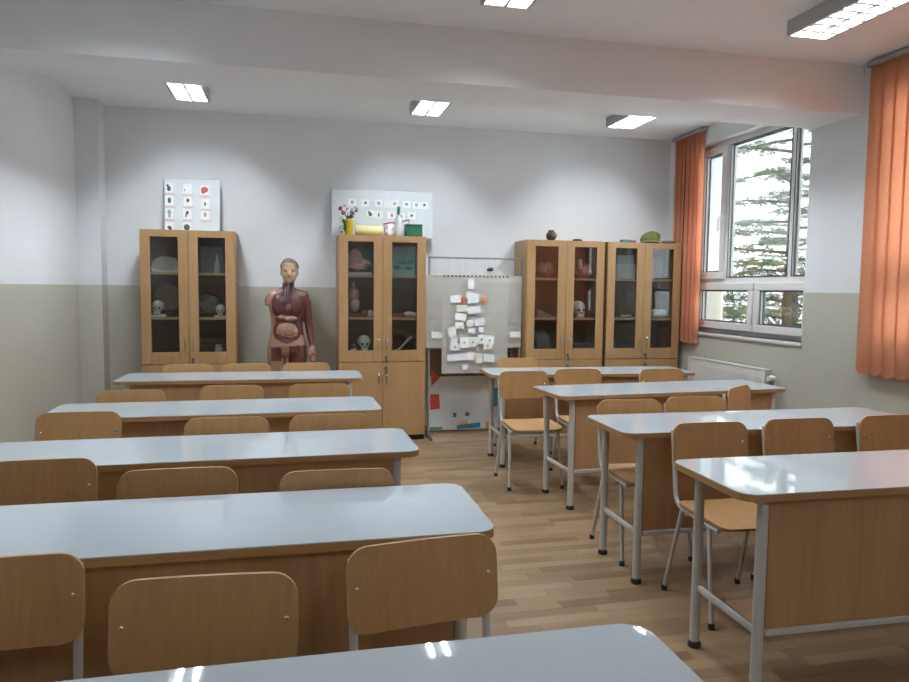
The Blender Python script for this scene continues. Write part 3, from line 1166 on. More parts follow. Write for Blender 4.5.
one('stone_sample', b, M_LGREY, 'small pale stone low behind the right door of the rightmost cupboard', 'stone', (3.61, IY - .04, Z0))

# ------------------------------------------------------------------ boards leaning on the wall
def board(name, label, x0, x1, z0, z1, cards, cat='board'):
    lean = .10
    root = thing(name, label, cat, ((x0 + x1) / 2, 6.765, z0))
    root.rotation_euler = (-lean, 0, 0)
    w, h = (x1 - x0) / 2, (z1 - z0) / math.cos(lean)
    b = B()
    box(b, -w, w, 0, .012, 0.001, h, 0, .002)
    obj('panel', b, pm('grey_white_board', (.64, .68, .70), .45), root)
    for (u, v, cw, chh, m, pic) in cards:
        cx, cz = -w + 2 * w * u, h * (1 - v)
        b = B()
        box(b, cx - cw, cx + cw, -.002, -.0003, cz - chh, cz + chh)
        c = obj('picture_card', b, m, root)
        if pic:
            b = B()
            for (dx, dz, rx, rz) in pic[1]:
                ell(b, (cx + dx * cw, -.0022, cz + dz * chh), (rx * cw, .0012, rz * chh), 12)
            obj('printed_picture', b, pic[0], c)
    return root

DK = pm('dark_print', (.07, .08, .09), .6)
RD = pm('red_print', (.55, .10, .09), .6)
GN = pm('green_print', (.10, .28, .14), .6)
GY = pm('grey_print', (.35, .35, .37), .6)
RDL = pm('faded_red_strip', (.68, .45, .44), .6)
cards = []
P1 = (DK, [(-.1, -.2, .45, .55), (-.4, .4, .3, .3)])
P2 = (GY, [(0, 0, .4, .5)])
P3 = (DK, [(0, .1, .35, .4)])
P4 = (RD, [(.05, .05, .85, .6), (-.3, -.3, .5, .5)])
grid = [(.09, .17, P1), (.41, .18, (GY, [(-.6, -.3, .15, .3)])), (.72, .19, P4), (.09, .41, (DK, [(0, 0, .4, .6)])), (.42, .41, P3), (.73, .45, (DK, [(0, -.1, .25, .4)])),
        (.09, .66, (GY, [(0, .3, .45, .5), (0, -.4, .25, .5)])), (.41, .66, (DK, [(0, .3, .35, .4), (-.3, -.3, .2, .4)])), (.73, .66, (GY, [(0, 0, .35, .5)])), (.09, .92, (DK, [(0, 0, .5, .3), (.2, -.3, .4, .3)])), (.40, .91, (DK, [(0, 0, .75, .65)]))]
for (u, v, p) in grid:
    cards.append((u, v, .036, .043, M_PAPER, p))
    if v < .9:
        cards.append((u + .01, v + .125, .045, .006, RDL, None))
board('poster_board', 'white board with rows of small pictures leaning on top of the left cupboard', -1.094, -.624, 1.904, 2.375, cards)
cards = []
for (u, v, p) in [(.20, .27, P2), (.33, .28, P3), (.46, .27, P2), (.55, .28, None), (.62, .27, P2), (.74, .27, (GN, [(0, 0, .4, .4)])), (.84, .28, P2), (.92, .28, P3),
                  (.38, .50, P1), (.46, .52, (DK, [(0, .0, .2, .6)])), (.58, .52, (RD, [(.3, 0, .3, .6)])), (.68, .54, P2), (.79, .52, P3), (.15, .58, P2)]:
    cards.append((u, v, .038, .034, M_PAPER, p))
board('poster_board', 'wide white board leaning on top of the second cupboard behind the plant', .372, 1.330, 1.904, 2.345, cards)

# ------------------------------------------------------------------ on top of the second cupboard
ZT = CHT + .0005
t = thing('potted_plant', 'small plant with red and purple flowers in a yellow pot on the second cupboard', 'plant', (.515, 6.60, ZT))
b = B()
lathe(b, [(.032, 0), (.036, .005), (.046, .12), (.050, .125), (.050, .14), (.040, .14), (.036, .11)], 0, 0, 20)
obj('pot', b, pm('yellow_pot', (.72, .50, .03), .4), t)
random.seed(12)
st, lf, fl1, fl2 = B(), B(), B(), B()
def leaf(bm, p, d, L, w):
    d = d.normalized()
    s = d.cross(Vector((0, 0, 1)))
    s = s.normalized() if s.length > .05 else Vector((1, 0, 0))
    n_ = s.cross(d)
    pts = [(0, 0, 0), (.35, 1, .08), (.75, .7, .05), (1, 0, -.08), (.75, -.7, .05), (.35, -1, .08)]
    vs = [bm.verts.new(p + d * (a * L) + s * (bb * w) + n_ * (c * L)) for a, bb, c in pts]
    bm.faces.new(vs)
tips = [(-.075, -.02, .24), (.045, .0, .255), (.065, -.02, .22), (-.05, -.03, .20), (-.09, -.03, .15), (.02, -.04, .21), (-.03, .02, .27), (.075, .0, .26)]
for i, tp in enumerate(tips):
    base = Vector((random.uniform(-.015, .015), random.uniform(-.015, .015), .11))
    tp = Vector(tp)
    mid = base.lerp(tp, .5) + Vector((0, 0, .02))
    tube(st, [base, mid, tp], [.003, .0025, .0015], 6)
    for k in range(9):
        p = base.lerp(tp, .3 + .08 * k)
        leaf(lf, p, Vector((random.uniform(-1, 1), random.uniform(-1, 1), random.uniform(-.2, .8))), random.uniform(.025, .042), random.uniform(.008, .013))
    if i in (0, 3):
        ell(fl1, tp, (.02, .018, .02), 10, 0, .3, i)
    if i in (5, 2):
        ell(fl2, tp, (.014, .012, .014), 10, 0, .3, i)
for k in range(26):
    leaf(lf, Vector((random.uniform(-.07, -.03), random.uniform(-.05, .0), random.uniform(.01, .12))), Vector((random.uniform(-1, .3), random.uniform(-1, .3), random.uniform(-.1, .6))), random.uniform(.03, .05), .012)
obj('stem', st, pm('stem_green', (.12, .22, .06), .5), t)
obj('foliage', lf, pm('leaf_green', (.06, .19, .07), .5, var=.3, scale=40), t)
obj('flower', fl1, pm('crimson_petal', (.42, .03, .08), .5), t)
obj('flower', fl2, pm('purple_petal', (.30, .10, .22), .5), t)
t = thing('paper_roll', 'fat pale yellow roll lying on the second cupboard', 'roll', (.70, 6.615, ZT))
b = B()
tube(b, [(-.125, 0, .047), (-.115, 0, .047), (.115, 0, .047), (.125, 0, .047)], [.040, .0465, .0465, .040], 24)
obj('roll', b, pm('pale_yellow_sheet', (.78, .70, .34), .5), t)
b = B()
prism(b, [(-.11, .088), (.11, .088), (.10, .104), (-.10, .104)], XZ, .005, .012)
obj('loose_edge', b, pm('cream_edge', (.66, .64, .52), .5), t)
b = B()
ell(b, (0, 0, .055), (.040, .04, .055), 22, 0, .5, 3)
for v in b.verts:
    v.co.z = max(v.co.z, 0)
one('crumpled_paper', b, M_PAPER, 'crumpled white paper between the yellow roll and the spray bottle', 'paper', (.885, 6.60, ZT))
t = thing('spray_bottle', 'clear spray bottle with a green trigger head on the second cupboard', 'bottle', (.972, 6.585, ZT))
b = B()
lathe(b, [(.032, 0), (.036, .008), (.036, .13), (.030, .165), (.013, .19), (.013, .205)], 0, 0, 22)
obj('bottle_body', b, pm('cloudy_plastic', (.62, .63, .62), .25), t)
b = B()
tube(b, [(0, 0, .20), (0, 0, .235)], .016, 14)
box(b, -.014, .012, -.045, .025, .235, .272, 0, .006, 2)
tube(b, [(0, -.030, .238), (0, -.040, .205)], .005, 8)
tube(b, [(0, -.045, .258), (0, -.062, .258)], .007, 10)
obj('spray_head', b, pm('bottle_green', (.04, .30, .17), .4), t)
t = thing('green_box', 'dark green box standing on the right end of the second cupboard', 'box', (1.113, 6.60, ZT))
b = B()
box(b, -.078, .078, -.055, .055, 0, .098, 0, .003)
obj('carton', b, pm('dark_green_card', (.015, .12, .055), .5), t)
b = B()
box(b, -.080, .080, -.057, .057, .098, .114, 0, .003)
obj('lid', b, pm('darker_green_card', (.012, .08, .04), .5), t)
b = B()
pts = [(-.13, 0, .118), (-.06, .004, .135), (.0, 0, .128), (.05, -.004, .148), (.11, 0, .165)]
for s in (-1, 1):
    tube(b, [Vector(p) + Vector((0, s * .004, 0)) for p in pts], .0065, 8)
tube(b, [(-.13, 0, .118), (-.12, 0, .06), (-.12, 0, 0)], .004, 6)
tube(b, [(.11, 0, .165), (.105, 0, .08), (.095, 0, 0)], .004, 6)
one('red_ribbon', b, pm('ribbon_red', (.55, .05, .06), .5), 'thin red ribbon bow behind the spray bottle', 'ribbon', (.975, 6.668, ZT))

# ------------------------------------------------------------------ on top of the right cupboards
t = thing('clay_pot', 'small dark rounded pot with an orange patch on the third cupboard', 'pot', (2.478, 6.60, ZT))
b = B()
lathe(b, [(.025, 0), (.045, .02), (.052, .05), (.040, .08), (.028, .09), (.032, .10), (.022, .10), (.02, .085)], 0, 0, 20)
obj('pot_body', b, pm('dark_clay', (.05, .035, .03), .4), t)
b = B()
ell(b, (.032, -.030, .052), (.020, .018, .024), 12)
obj('orange_patch', b, pm('orange_glaze', (.52, .20, .08), .4), t)
b = B()
ell(b, (0, 0, .012), (.05, .035, .012), 14, 0, .2, 1)
one('flat_stone', b, pm('dark_stone', (.08, .05, .045), .6), 'flat dark stone on the front edge of the third cupboard', 'stone', (2.745, 6.58, ZT))
b = B()
box(b, -.045, .045, -.03, .03, 0, .03, 0, .006, 2)
one('teal_case', b, pm('teal_plastic', (.03, .22, .25), .4), 'small teal case on the rightmost cupboard, left of the green cap', 'case', (3.262, 6.60, ZT))
b = B()
box(b, -.03, .03, -.025, .025, 0, .026, 0, .008, 2)
one('crimson_case', b, pm('dark_crimson', (.22, .03, .07), .4), 'small dark crimson case between the teal case and the green cap', 'case', (3.345, 6.60, ZT))
t = thing('cap', 'olive green peaked cap lying on the rightmost cupboard', 'cap', (3.535, 6.61, ZT))
b = B()
vs = ell(b, (.015, .01, .040), (.10, .09, .085), 24, 0, .12, 4)
for v in b.verts:
    v.co.z = max(v.co.z, .004)
    v.co.x += .22 * (v.co.z - .04)
obj('crown', b, pm('olive_cloth', (.13, .13, .03), .8, var=.2), t)
b = B()
prism(b, [(.11 * math.cos(a), .085 * math.sin(a)) for a in [PI + PI * k / 14 for k in range(15)]], lambda u, v, w: (u + .0, v - .045, w + .012 + .02 * abs(u)), 0, .008)
obj('peak', b, pm('pale_green_cloth', (.36, .38, .20), .8), t)
b = B()
ell(b, (0, 0, .018), (.07, .04, .018), 16, 0, .2, 8)
one('grey_pouch', b, pm('slate_cloth', (.20, .21, .24), .7), 'flat grey pouch on the rightmost cupboard, right of the green cap', 'pouch', (3.735, 6.60, ZT))

# ------------------------------------------------------------------ rack with hanging posters
M_RACK = pm('dull_dark_steel', (.26, .25, .25), .4)
t = thing('poster_rack', 'thin grey metal rack holding the hanging posters between the cupboards', 'rack', (1.725, 6.60, 0))
b = B()
tube(b, [(-.455, 0, 1.718), (.445, 0, 1.718)], .009, 10)
obj('cross_bar', b, M_RACK, t)
for s, x in ((-1, -.455), (1, .445)):
    b = B()
    tube(b, [(x, 0, .03), (x, 0, 1.728)], .0105, 10)
    obj('post', b, M_RACK, t)
    b = B()
    tube(b, fillet([(x, -.17, .012), (x, -.14, .024), (x, .14, .024), (x, .17, .012)], .02), .012, 10)
    obj('foot', b, M_GASKET, t)
for k in range(5):
    b = B()
    x = -.38 + .19 * k
    tube(b, fillet([(x, 0, 1.731), (x, .010, 1.722), (x, .010, 1.700), (x, -.004, 1.690)], .006, 3), .0022, 6)
    obj('hook', b, M_STEEL, t)

def sheet(bm, x0, x1, z0, z1, y, wav, th=.002, seed=0):
    nx, nz = 12, 12
    g = []
    for i in range(nx + 1):
        col = []
        for j in range(nz + 1):
            u, v = i / nx, j / nz
            x, z = x0 + (x1 - x0) * u, z0 + (z1 - z0) * v
            dy = wav * noise.noise(Vector((x * 2.3 + seed, z * 1.3, seed))) * (1.1 - v)
            col.append(bm.verts.new((x, y + dy, z)))
        g.append(col)
    for i in range(nx):
        for j in range(nz):
            bm.faces.new((g[i][j], g[i + 1][j], g[i + 1][j + 1], g[i][j + 1]))
    bmesh.ops.solidify(bm, geom=list(bm.faces), thickness=th)

def poster(name, label, x0, x1, z0, z1, y, seed):
    root = thing(name, label, 'poster', ((x0 + x1) / 2, y, z0))
    b = B()
    sheet(b, x0 - (x0 + x1) / 2, x1 - (x0 + x1) / 2, 0, z1 - z0, 0, .006, .002, seed)
    obj('sheet', b, M_GPAPER, root)
    # strings up to the bar
    w = (x1 - x0) / 2
    for u in (-.8, -.3, .3, .8):
        b = B()
        tube(b, [(u * w, .0, z1 - z0 - .006), (u * w, 6.60 - y + -.0105, 1.714 - z0)], .0012, 5)
        obj('string', b, M_STEEL, root)
    return root

bp = poster('hanging_poster', 'wide grey white poster hanging behind the card tree poster', 1.236, 2.180, .860, 1.552, 6.582, 3)
fp = poster('hanging_poster', 'front hanging poster with white note cards pinned in a tree shape', 1.385, 2.035, .620, 1.552, 6.548, 8)
for k in range(17):
    x = -.31 + .62 * k / 16
    b = B()
    box(b, x - .009, x + .009, -.006, -.001, .915, .935, 0)
    obj('clip', b, pm('dark_fringe', (.20, .18, .16), .6), fp)
NOTES = [(1.66, 1.47, .030, .045), (1.65, 1.37, .038, .032), (1.68, 1.335, .055, .045), (1.51, 1.33, .05, .035), (1.57, 1.24, .052, .032), (1.69, 1.225, .065, .035),
         (1.56, 1.16, .052, .034), (1.65, 1.10, .034, .030), (1.75, 1.11, .052, .034), (1.55, 1.08, .042, .030), (1.48, 1.02, .040, .046), (1.67, 1.03, .036, .026), (1.765, 1.04, .028, .026),
         (1.50, .935, .034, .03), (1.51, .875, .046, .035), (1.60, .915, .042, .05), (1.685, .92, .042, .048), (1.77, .945, .042, .045), (1.85, .935, .042, .045), (1.83, .885, .04, .036),
         (1.53, .775, .095, .032), (1.66, .785, .034, .04), (1.745, .765, .034, .048), (1.845, .765, .055, .038), (1.61, .68, .026, .024)]
random.seed(5)
NM = [M_PAPER, pm('cream_card', (.74, .73, .66), .6), pm('cool_card', (.74, .77, .80), .6)]
for i, (x, z, w, h) in enumerate(NOTES):
    b = B()
    a = random.uniform(-.12, .12)
    box(b, -w, w, -.0012, 0, -h, h)
    for v in b.verts:
        x_, z_ = v.co.x, v.co.z
        v.co.x = x_ * math.cos(a) - z_ * math.sin(a) + x - 1.71
        v.co.z = x_ * math.sin(a) + z_ * math.cos(a) + z - .62
        v.co.y -= .016 + .0012 * (i % 4)
    nc = obj('note_card', b, NM[i % 3], fp)
    if i in (14, 15, 16, 17, 18, 19):
        b = B()
        ell(b, (x - 1.71, -.0205, z - .62), (.012, .001, .012), 10)
        obj('drawn_mark', b, GY, nc)
for i, (x, z, m) in enumerate([(1.585, 1.315, RD), (1.79, 1.32, pm('orange_print', (.60, .22, .07), .6))]):
    b = B()
    ell(b, (x - 1.71, -.018, z - .62), (.026, .004, .030), 14, 0, .4, i)
    obj('pinned_ornament', b, m, fp)
for i, x in enumerate((1.345, 2.115)):
    b = B()
    box(b, x - 1.708 - .055, x - 1.708 + .055, -.014, -.012, .095, .155)
    obj('note_card', b, M_PAPER, bp)
b = B()
sheet(b, -.13, .13, 0, .06, 0, .01, .002, 4)
for v in b.verts:
    v.co.z += .035 * (1 - (v.co.x / .13) ** 2) - .03
obj('curled_paper', b, M_PAPER, bp, (.16, .012, .705))
b = B()
ell(b, (0, 0, 0), (.035, .012, .020), 12, 0, .3, 2)
obj('dark_clip', b, M_BLACK, bp, (.155, .012, .752))

# ------------------------------------------------------------------ display board on the floor
t = thing('display_board', 'brown board with white sheet and coloured paper shapes on the floor behind the posters', 'board', (1.72, 6.845, 0))
b = B()
box(b, -.40, .44, 0, .03, 0.0, .83, 0, .003)
obj('board_panel', b, pm('dark_brown_board', (.20, .115, .06), .6, var=.1), t)
b = B()
box(b, -.395, .435, -.003, -.0005, .018, .555, 0)
obj('white_sheet', b, pm('greyish_sheet', (.66, .68, .68), .5, var=.06, scale=4), t)
TEAL = pm('teal_paper', (.05, .24, .34), .6)
ORG = pm('orange_paper', (.66, .28, .08), .6)
REDP = pm('red_paper', (.55, .06, .04), .6)
for nm, m, pts in (('paper_shape', pm('vermilion_paper', (.58, .12, .05), .6), [(-.385, .63), (-.285, .55), (-.375, .46)]),
                   ('paper_shape', REDP, [(-.385, .38), (-.295, .38), (-.285, .235), (-.385, .225)]),
                   ('paper_shape', TEAL, [(-.15, .19), (-.115, .185), (-.12, .145), (-.155, .14)]),
                   ('paper_shape', TEAL, [(-.02, .195), (.02, .18), (.015, .15), (-.03, .155)]),
                   ('paper_shape', pm('pale_orange_paper', (.68, .46, .28), .6), [(-.08, .11), (.0, .105), (.0, .06), (-.08, .055)]),
                   ('paper_shape', TEAL, [(-.11, .06), (.13, .085), (.135, .03), (-.11, .022)]),
                   ('paper_shape', pm('green_paper', (.08, .30, .18), .6), [(-.385, .05), (-.26, .05), (-.26, .022), (-.385, .022)]),
                   ('paper_shape', ORG, [(.20, .09), (.28, .085), (.28, .024), (.19, .024)]),
                   ('paper_shape', TEAL, [(.25, .43), (.31, .43), (.31, .24), (.26, .24)])):
    b = B()
    prism(b, pts, XZ, -.0045, -.0031)
    obj(nm, b, m, t)

# ------------------------------------------------------------------ anatomy figure
def build_figure():
    root = thing('anatomy_figure', 'life-size anatomy figure with open chest and one arm, standing between the left cupboards', 'anatomical model', (-.04, 6.60, 0))
    b = B()
    lathe(b, [(.22, 0), (.23, .006), (.23, .022), (.21, .028)], 0, .02, 32)
    obj('base', b, M_BLACK, root)
    b = B()
    def loft(secs, seg=24):
        rings = []
        for (z, cx, cy, rx, ry) in secs:
            rings.append([b.verts.new((cx + rx * math.cos(2 * PI * k / seg), cy + ry * math.sin(2 * PI * k / seg), z)) for k in range(seg)])
        for i in range(len(rings) - 1):
            for k in range(seg):
                b.faces.new((rings[i][k], rings[i][(k + 1) % seg], rings[i + 1][(k + 1) % seg], rings[i + 1][k]))
        b.faces.new(list(reversed(rings[0])))
        b.faces.new(rings[-1])
    # trunk and neck
    loft([(.80, 0, .0, .10, .085), (.84, 0, .0, .165, .105), (.90, 0, .0, .172, .115), (.97, 0, 0, .155, .105), (1.06, 0, 0, .140, .094), (1.15, 0, 0, .144, .100),
          (1.24, 0, 0, .160, .110), (1.31, 0, .0, .168, .105), (1.36, .0, .004, .150, .088), (1.395, .005, .008, .100, .066), (1.425, .012, .008, .055, .052), (1.50, .022, .002, .048, .050)])
    # head
    HX = .024
    loft([(1.462, HX, -.030, .030, .035), (1.475, HX, -.026, .046, .056), (1.50, HX, -.014, .060, .074), (1.54, HX, -.004, .068, .086), (1.585, HX, .002, .073, .092), (1.625, HX, .004, .070, .089), (1.655, HX, .006, .054, .070), (1.672, HX, .006, .028, .038)])
    ell(b, (HX, -.090, 1.533), (.012, .020, .020), 12)              # nose
    tube(b, [(HX, -.082, 1.575), (HX, -.092, 1.545), (HX, -.104, 1.530)], [.008, .009, .011], 10)
    for s in (-1, 1):
        ell(b, (HX + s * .072, .006, 1.552), (.009, .020, .030), 12)  # ears
        ell(b, (HX + s * .028, -.078, 1.583), (.022, .012, .008), 12)  # brows
        ell(b, (HX + s * .040, -.058, 1.535), (.022, .022, .022), 12)  # cheeks
    ell(b, (HX, -.078, 1.500), (.022, .012, .006), 12)
    ell(b, (HX, -.074, 1.489), (.019, .012, .006), 12)
    ell(b, (HX, -.068, 1.470), (.020, .016, .013), 12)
    # right shoulder stump (viewer left), left arm, legs
    tube(b, [(-.09, .0, 1.355), (-.130, .0, 1.345), (-.148, .0, 1.31), (-.150, .0, 1.255)], [.055, .055, .050, .044], 16)
    tube(b, [(.09, .0, 1.355), (.145, .0, 1.34), (.168, .0, 1.28), (.182, .0, 1.18), (.194, .004, 1.08), (.202, -.006, 1.02), (.214, -.03, .94), (.222, -.045, .885)],
         [.055, .055, .048, .041, .034, .035, .028, .023], 16)
    # hand
    tube(b, [(.222, -.045, .890), (.224, -.049, .855), (.226, -.053, .820)], [.022, .030, .028], 14)
    for k, (dx, L) in enumerate(((-.018, .062), (-.006, .075), (.007, .070), (.019, .055))):
        p = Vector((.226 + dx * .7, -.053 + dx * .7, .818))
        tube(b, [p + Vector((0, 0, .02)), p + Vector((dx * .1, -.004, -L * .45)), p + Vector((dx * .1, -.014, -L))], [.0095, .0088, .0065], 8)
    tube(b, [(.206, -.061, .862), (.192, -.079, .832), (.189, -.087, .800)], [.012, .010, .0075], 8)
    for s in (-1, 1):
        tube(b, [(s * .085, .0, .90), (s * .092, -.002, .80), (s * .092, -.006, .66), (s * .088, -.010, .52), (s * .086, -.006, .46), (s * .086, .010, .36), (s * .084, .012, .24), (s * .082, .008, .12), (s * .082, .008, .06)],
             [.088, .086, .074, .060, .054, .056, .048, .037, .036], 18)
        tube(b, [(s * .082, .045, .062), (s * .084, .0, .064), (s * .088, -.075, .056), (s * .093, -.125, .048)], [.034, .038, .032, .020], 14)
    bmesh.ops.recalc_face_normals(b, faces=b.faces)
    me = bpy.data.meshes.new('figure_raw')
    b.to_mesh(me)
    b.free()
    tmp = bpy.data.objects.new('figure_raw', me)
    COL.objects.link(tmp)
    md = tmp.modifiers.new('r', 'REMESH')
    md.mode = 'VOXEL'
    md.voxel_size = .0075
    sm = tmp.modifiers.new('s', 'SMOOTH')
    sm.iterations = 3
    sm.factor = .5
    dg = bpy.context.evaluated_depsgraph_get()
    m2 = bpy.data.meshes.new_from_object(tmp.evaluated_get(dg))
    bpy.data.objects.remove(tmp)
    m2.materials.clear()
    skin = pm('painted_skin', (.32, .18, .115), .4)
    muscle = pm('painted_muscle', (.115, .038, .028), .4, var=.35, scale=38)
    pale = pm('painted_face', (.40, .275, .16), .4)
    dark = pm('open_cavity', (.12, .03, .035), .5)
    for m in (skin, muscle, pale, dark):
        m2.materials.append(m)
    for p in m2.polygons:
        c = p.center
        mi = 0
        if c.z > 1.455:
            mi = 2
        elif c.z > 1.40 and abs(c.x) < .07:
            mi = 1
        elif c.x > .12 and c.z < 1.40 and c.z > .99 or c.x > .172 and c.z > .90:
            mi = 1
        elif c.x < -.125 and c.z > 1.2:
            mi = 0
        elif c.z > .90:
            e1 = ((c.x) / .128) ** 2 + ((c.z - 1.265) / .125) ** 2
            e2 = ((c.x) / .112) ** 2 + ((c.z - 1.045) / .125) ** 2
            if c.y < 0 and (e1 < 1 or e2 < 1):
                mi = 3
            elif c.x > .03 and c.z > 1.02:
                mi = 1
        else:
            if c.x > .02 and c.x < .172:
                mi = 1
            elif c.z > .76 and -.14 < c.x < -.05 and c.y < 0 and c.z < .885:
                mi = 1
        p.material_index = mi
        p.use_smooth = True
    body = bpy.data.objects.new('body', m2)
    COL.objects.link(body)
    body.parent = root
    # hair, slightly larger shell over the scalp
    b = B()
    vs = ell(b, (HX, .010, 1.600), (.080, .096, .084), 28, 0, .10, 6)
    dl = [v for v in b.verts if (v.co.y < -.035 and v.co.z < 1.632) or v.co.z < 1.545 or (v.co.y < .0 and v.co.z < 1.60 and v.co.x > HX)]
    bmesh.ops.delete(b, geom=dl, context='VERTS')
    bmesh.ops.solidify(b, geom=list(b.faces), thickness=.008)
    obj('hair', b, pm('dark_blond_hair', (.16, .125, .085), .6, var=.3, scale=60), root)
    b = B()
    for s in (-1, 1):
        ell(b, (HX + s * .028, -.0785, 1.568), (.013, .010, .0075), 12)
    obj('eyes', b, pm('eye_dark', (.10, .08, .07), .3), root)
    lung = pm('lung_red', (.10, .034, .030), .4, var=.25, scale=30)
    for s in (-1, 1):
        b = B()
        ell(b, (s * .068, -.074, 1.262), (.064, .045, .106), 22, 0, .12, s + 2)
        obj('lung', b, lung, root)
    b = B()
    ell(b, (.012, -.110, 1.235), (.030, .024, .040), 16, 0, .2, 3)
    obj('heart', b, pm('heart_maroon', (.13, .03, .03), .4), root)
    b = B()
    tube(b, [(.02, -.045, 1.48), (.015, -.058, 1.43), (.005, -.105, 1.36), (.003, -.118, 1.28)], [.016, .017, .014, .011], 12)
    tube(b, [(-.03, -.050, 1.46), (-.028, -.06, 1.40), (-.045, -.098, 1.345)], [.008, .008, .006], 8)
    tube(b, [(.055, -.040, 1.46), (.05, -.06, 1.40), (.058, -.098, 1.345)], [.008, .008, .006], 8)
    obj('neck_vessels', b, pm('vessel_purple', (.045, .022, .028), .5), root)
    b = B()
    ell(b, (-.035, -.083, 1.145), (.070, .034, .034), 18, 0, .2, 4)
    obj('liver', b, pm('liver_maroon', (.16, .045, .035), .35), root)
    b = B()
    ell(b, (.025, -.094, 1.142), (.062, .034, .028), 18, 0, .2, 8)
    obj('stomach', b, pm('stomach_tan', (.30, .19, .145), .4), root)
    b = B()
    ell(b, (0, -.072, 1.030), (.102, .050, .092), 26, 0, .0, 1)
    for v in b.verts:
        v.co.y += .006 * math.sin(v.co.z * 210 + 2.0 * math.sin(v.co.x * 60))
    obj('intestines', b, pm('intestine_tan', (.28, .155, .10), .4, var=.15, scale=40), root)
    b = B()
    pts = []
    for k in range(29):
        a = math.radians(120 + 300 * k / 28)
        a = math.radians(90) + 2 * PI * k / 28
        pts.append((.110 * math.cos(a), -.090 + .012 * abs(math.cos(a)), 1.030 + .102 * math.sin(a)))
    tube(b, pts, [.0125 + .002 * (k % 2) for k in range(29)], 10)
    obj('colon', b, pm('colon_maroon', (.13, .03, .035), .4), root)
    return root
build_figure()

# ------------------------------------------------------------------ outdoors
GZ = -3.6
b = B()
box(b, 4.6, 420, -200, 420, GZ - .2, GZ)
struct('floor_outside', b, pm('snow_ground', (.80, .82, .85), .9, scale=.5), 'snow covered ground outside')
t = thing('building', 'pale green building wing seen at the left of the far window', 'building', (6.4, 10.0, GZ))
b = B()
box(b, -3.0, .245, 0, 9, 0, 9.0)
obj('facade', b, pm('pale_green_render', (.66, .74, .60), .8, var=.02, scale=1.5), t)
b = B()
box(b, -3.1, .33, -.1, 9.1, 9.0, 9.3)
obj('roof_edge', b, M_LGREY, t)

M_BARK = pm('dark_bark', (.07, .055, .045), .9, var=.3, scale=20)
M_NEEDLE = pm('pine_needles', (.15, .17, .095), .8, var=.35, scale=3)
M_SNOW = pm('snow', (.86, .88, .90), .8)

def blob(bm, c, r):
    n = 7
    top = bm.verts.new((c[0], c[1], c[2] + r[2]))
    bot = bm.verts.new((c[0], c[1], c[2] - r[2] * .6))
    ring = [bm.verts.new((c[0] + r[0] * math.cos(2 * PI * k / n) * random.uniform(.75, 1.2), c[1] + r[1] * math.sin(2 * PI * k / n) * random.uniform(.75, 1.2), c[2])) for k in range(n)]
    for k in range(n):
        bm.faces.new((ring[k], ring[(k + 1) % n], top))
        bm.faces.new((ring[(k + 1) % n], ring[k], bot))

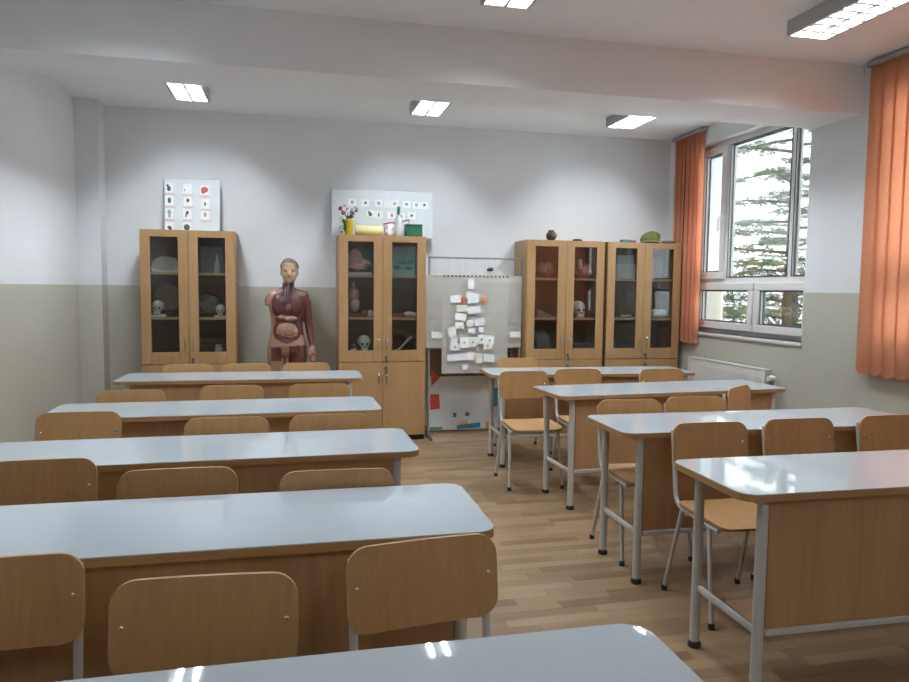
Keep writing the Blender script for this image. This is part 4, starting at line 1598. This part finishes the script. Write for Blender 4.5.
def conifer(label, x, y, h, zlo, spread, seed, dens=1.0):
    random.seed(seed)
    root = thing('conifer', label, 'tree', (x, y, GZ), 0, 'trees outside the far window')
    bt, br, nd, sn = B(), B(), B(), B()
    tube(bt, [(0, 0, 0), (.05, .03, h * .5), (.0, .0, h)], [.20, .13, .02], 10)
    nb = int(46 * dens)
    for i in range(nb):
        f = i / nb
        z = zlo + (h - zlo) * f ** 1.05
        L = spread * (1 - f) ** .7 * random.uniform(.65, 1.1) + .2
        a = i * 2.399 + random.uniform(-.4, .4)
        d = Vector((math.cos(a), math.sin(a), 0))
        droop = random.uniform(-.02, .16)
        pts = []
        for k in range(6):
            q = k / 5
            pts.append(Vector((0, 0, z)) + d * (L * q) + Vector((0, 0, L * (.10 * q - droop * q * q))))
        tube(br, pts, [.035 * (1 - .85 * k / 5) for k in range(6)], 6)
        nt = int(34 * L)
        for k in range(nt):
            q = random.uniform(.18, 1.0)
            p = pts[min(4, int(q * 5))].lerp(pts[min(5, int(q * 5) + 1)], (q * 5) % 1)
            side = d.cross(Vector((0, 0, 1))) * random.uniform(-1, 1) * .42 * (1.15 - q) * min(L, 1.6)
            p = p + side + Vector((0, 0, random.uniform(-.06, .05)))
            for _ in range(9):
                v = Vector((random.gauss(0, 1), random.gauss(0, 1), random.gauss(0, .55) - .1)).normalized()
                w = v.orthogonal().normalized() * .014
                e = p + v * random.uniform(.09, .17)
                m_ = p.lerp(e, .5)
                vs = [nd.verts.new(c) for c in (p, m_ + w, e, m_ - w)]
                nd.faces.new(vs)
            if random.random() < .30:
                blob(sn, p + Vector((0, 0, .03)), (random.uniform(.04, .11), random.uniform(.04, .10), .028))
    obj('trunk', bt, M_BARK, root)
    obj('branches', br, M_BARK, root)
    fo = obj('needles', nd, M_NEEDLE, root, recalc=False)
    obj('snow', sn, M_SNOW, root)
    return root

def bare_tree(label, x, y, h, seed):
    random.seed(seed)
    root = thing('bare_tree', label, 'tree', (x, y, GZ), 0, 'trees outside the far window')
    bt, br = B(), B()
    def grow(p, d, L, r, lev, bm):
        q = p + d * L
        m = p.lerp(q, .5) + Vector((random.uniform(-1, 1), random.uniform(-1, 1), 0)) * L * .06
        tube(bm, [p, m, q], [r, r * .85, r * .65], 6 if lev < 2 else 4)
        if lev >= 5:
            return
        for k in range(3 if lev > 0 else 5):
            v = (d + Vector((random.gauss(0, .55), random.gauss(0, .55), random.gauss(.05, .35)))).normalized()
            st = p.lerp(q, random.uniform(.45, 1.0))
            grow(st, v, L * random.uniform(.55, .8), r * .55, lev + 1, br)
    grow(Vector((0, 0, 0)), Vector((0, 0, 1)), h * .36, .10, 0, bt)
    obj('trunk', bt, M_BARK, root)
    obj('branches', br, M_BARK, root)
    return root

conifer('tall snow-dusted conifer filling the middle pane of the far window', 10.0, 12.75, 11.0, 3.2, 2.8, 3, 1.35)
conifer('second conifer farther off behind the right pane of the far window', 27.0, 34.5, 13.0, 3.0, 3.4, 17, 1.0)
bare_tree('bare tree seen through the lower right pane of the far window', 17.2, 22.2, 8.2, 5)
bare_tree('bare tree at the foot of the pale green building', 18.0, 27.4, 8.0, 9)
bare_tree('bare tree farther right through the lower pane', 23.5, 29.3, 8.6, 21)
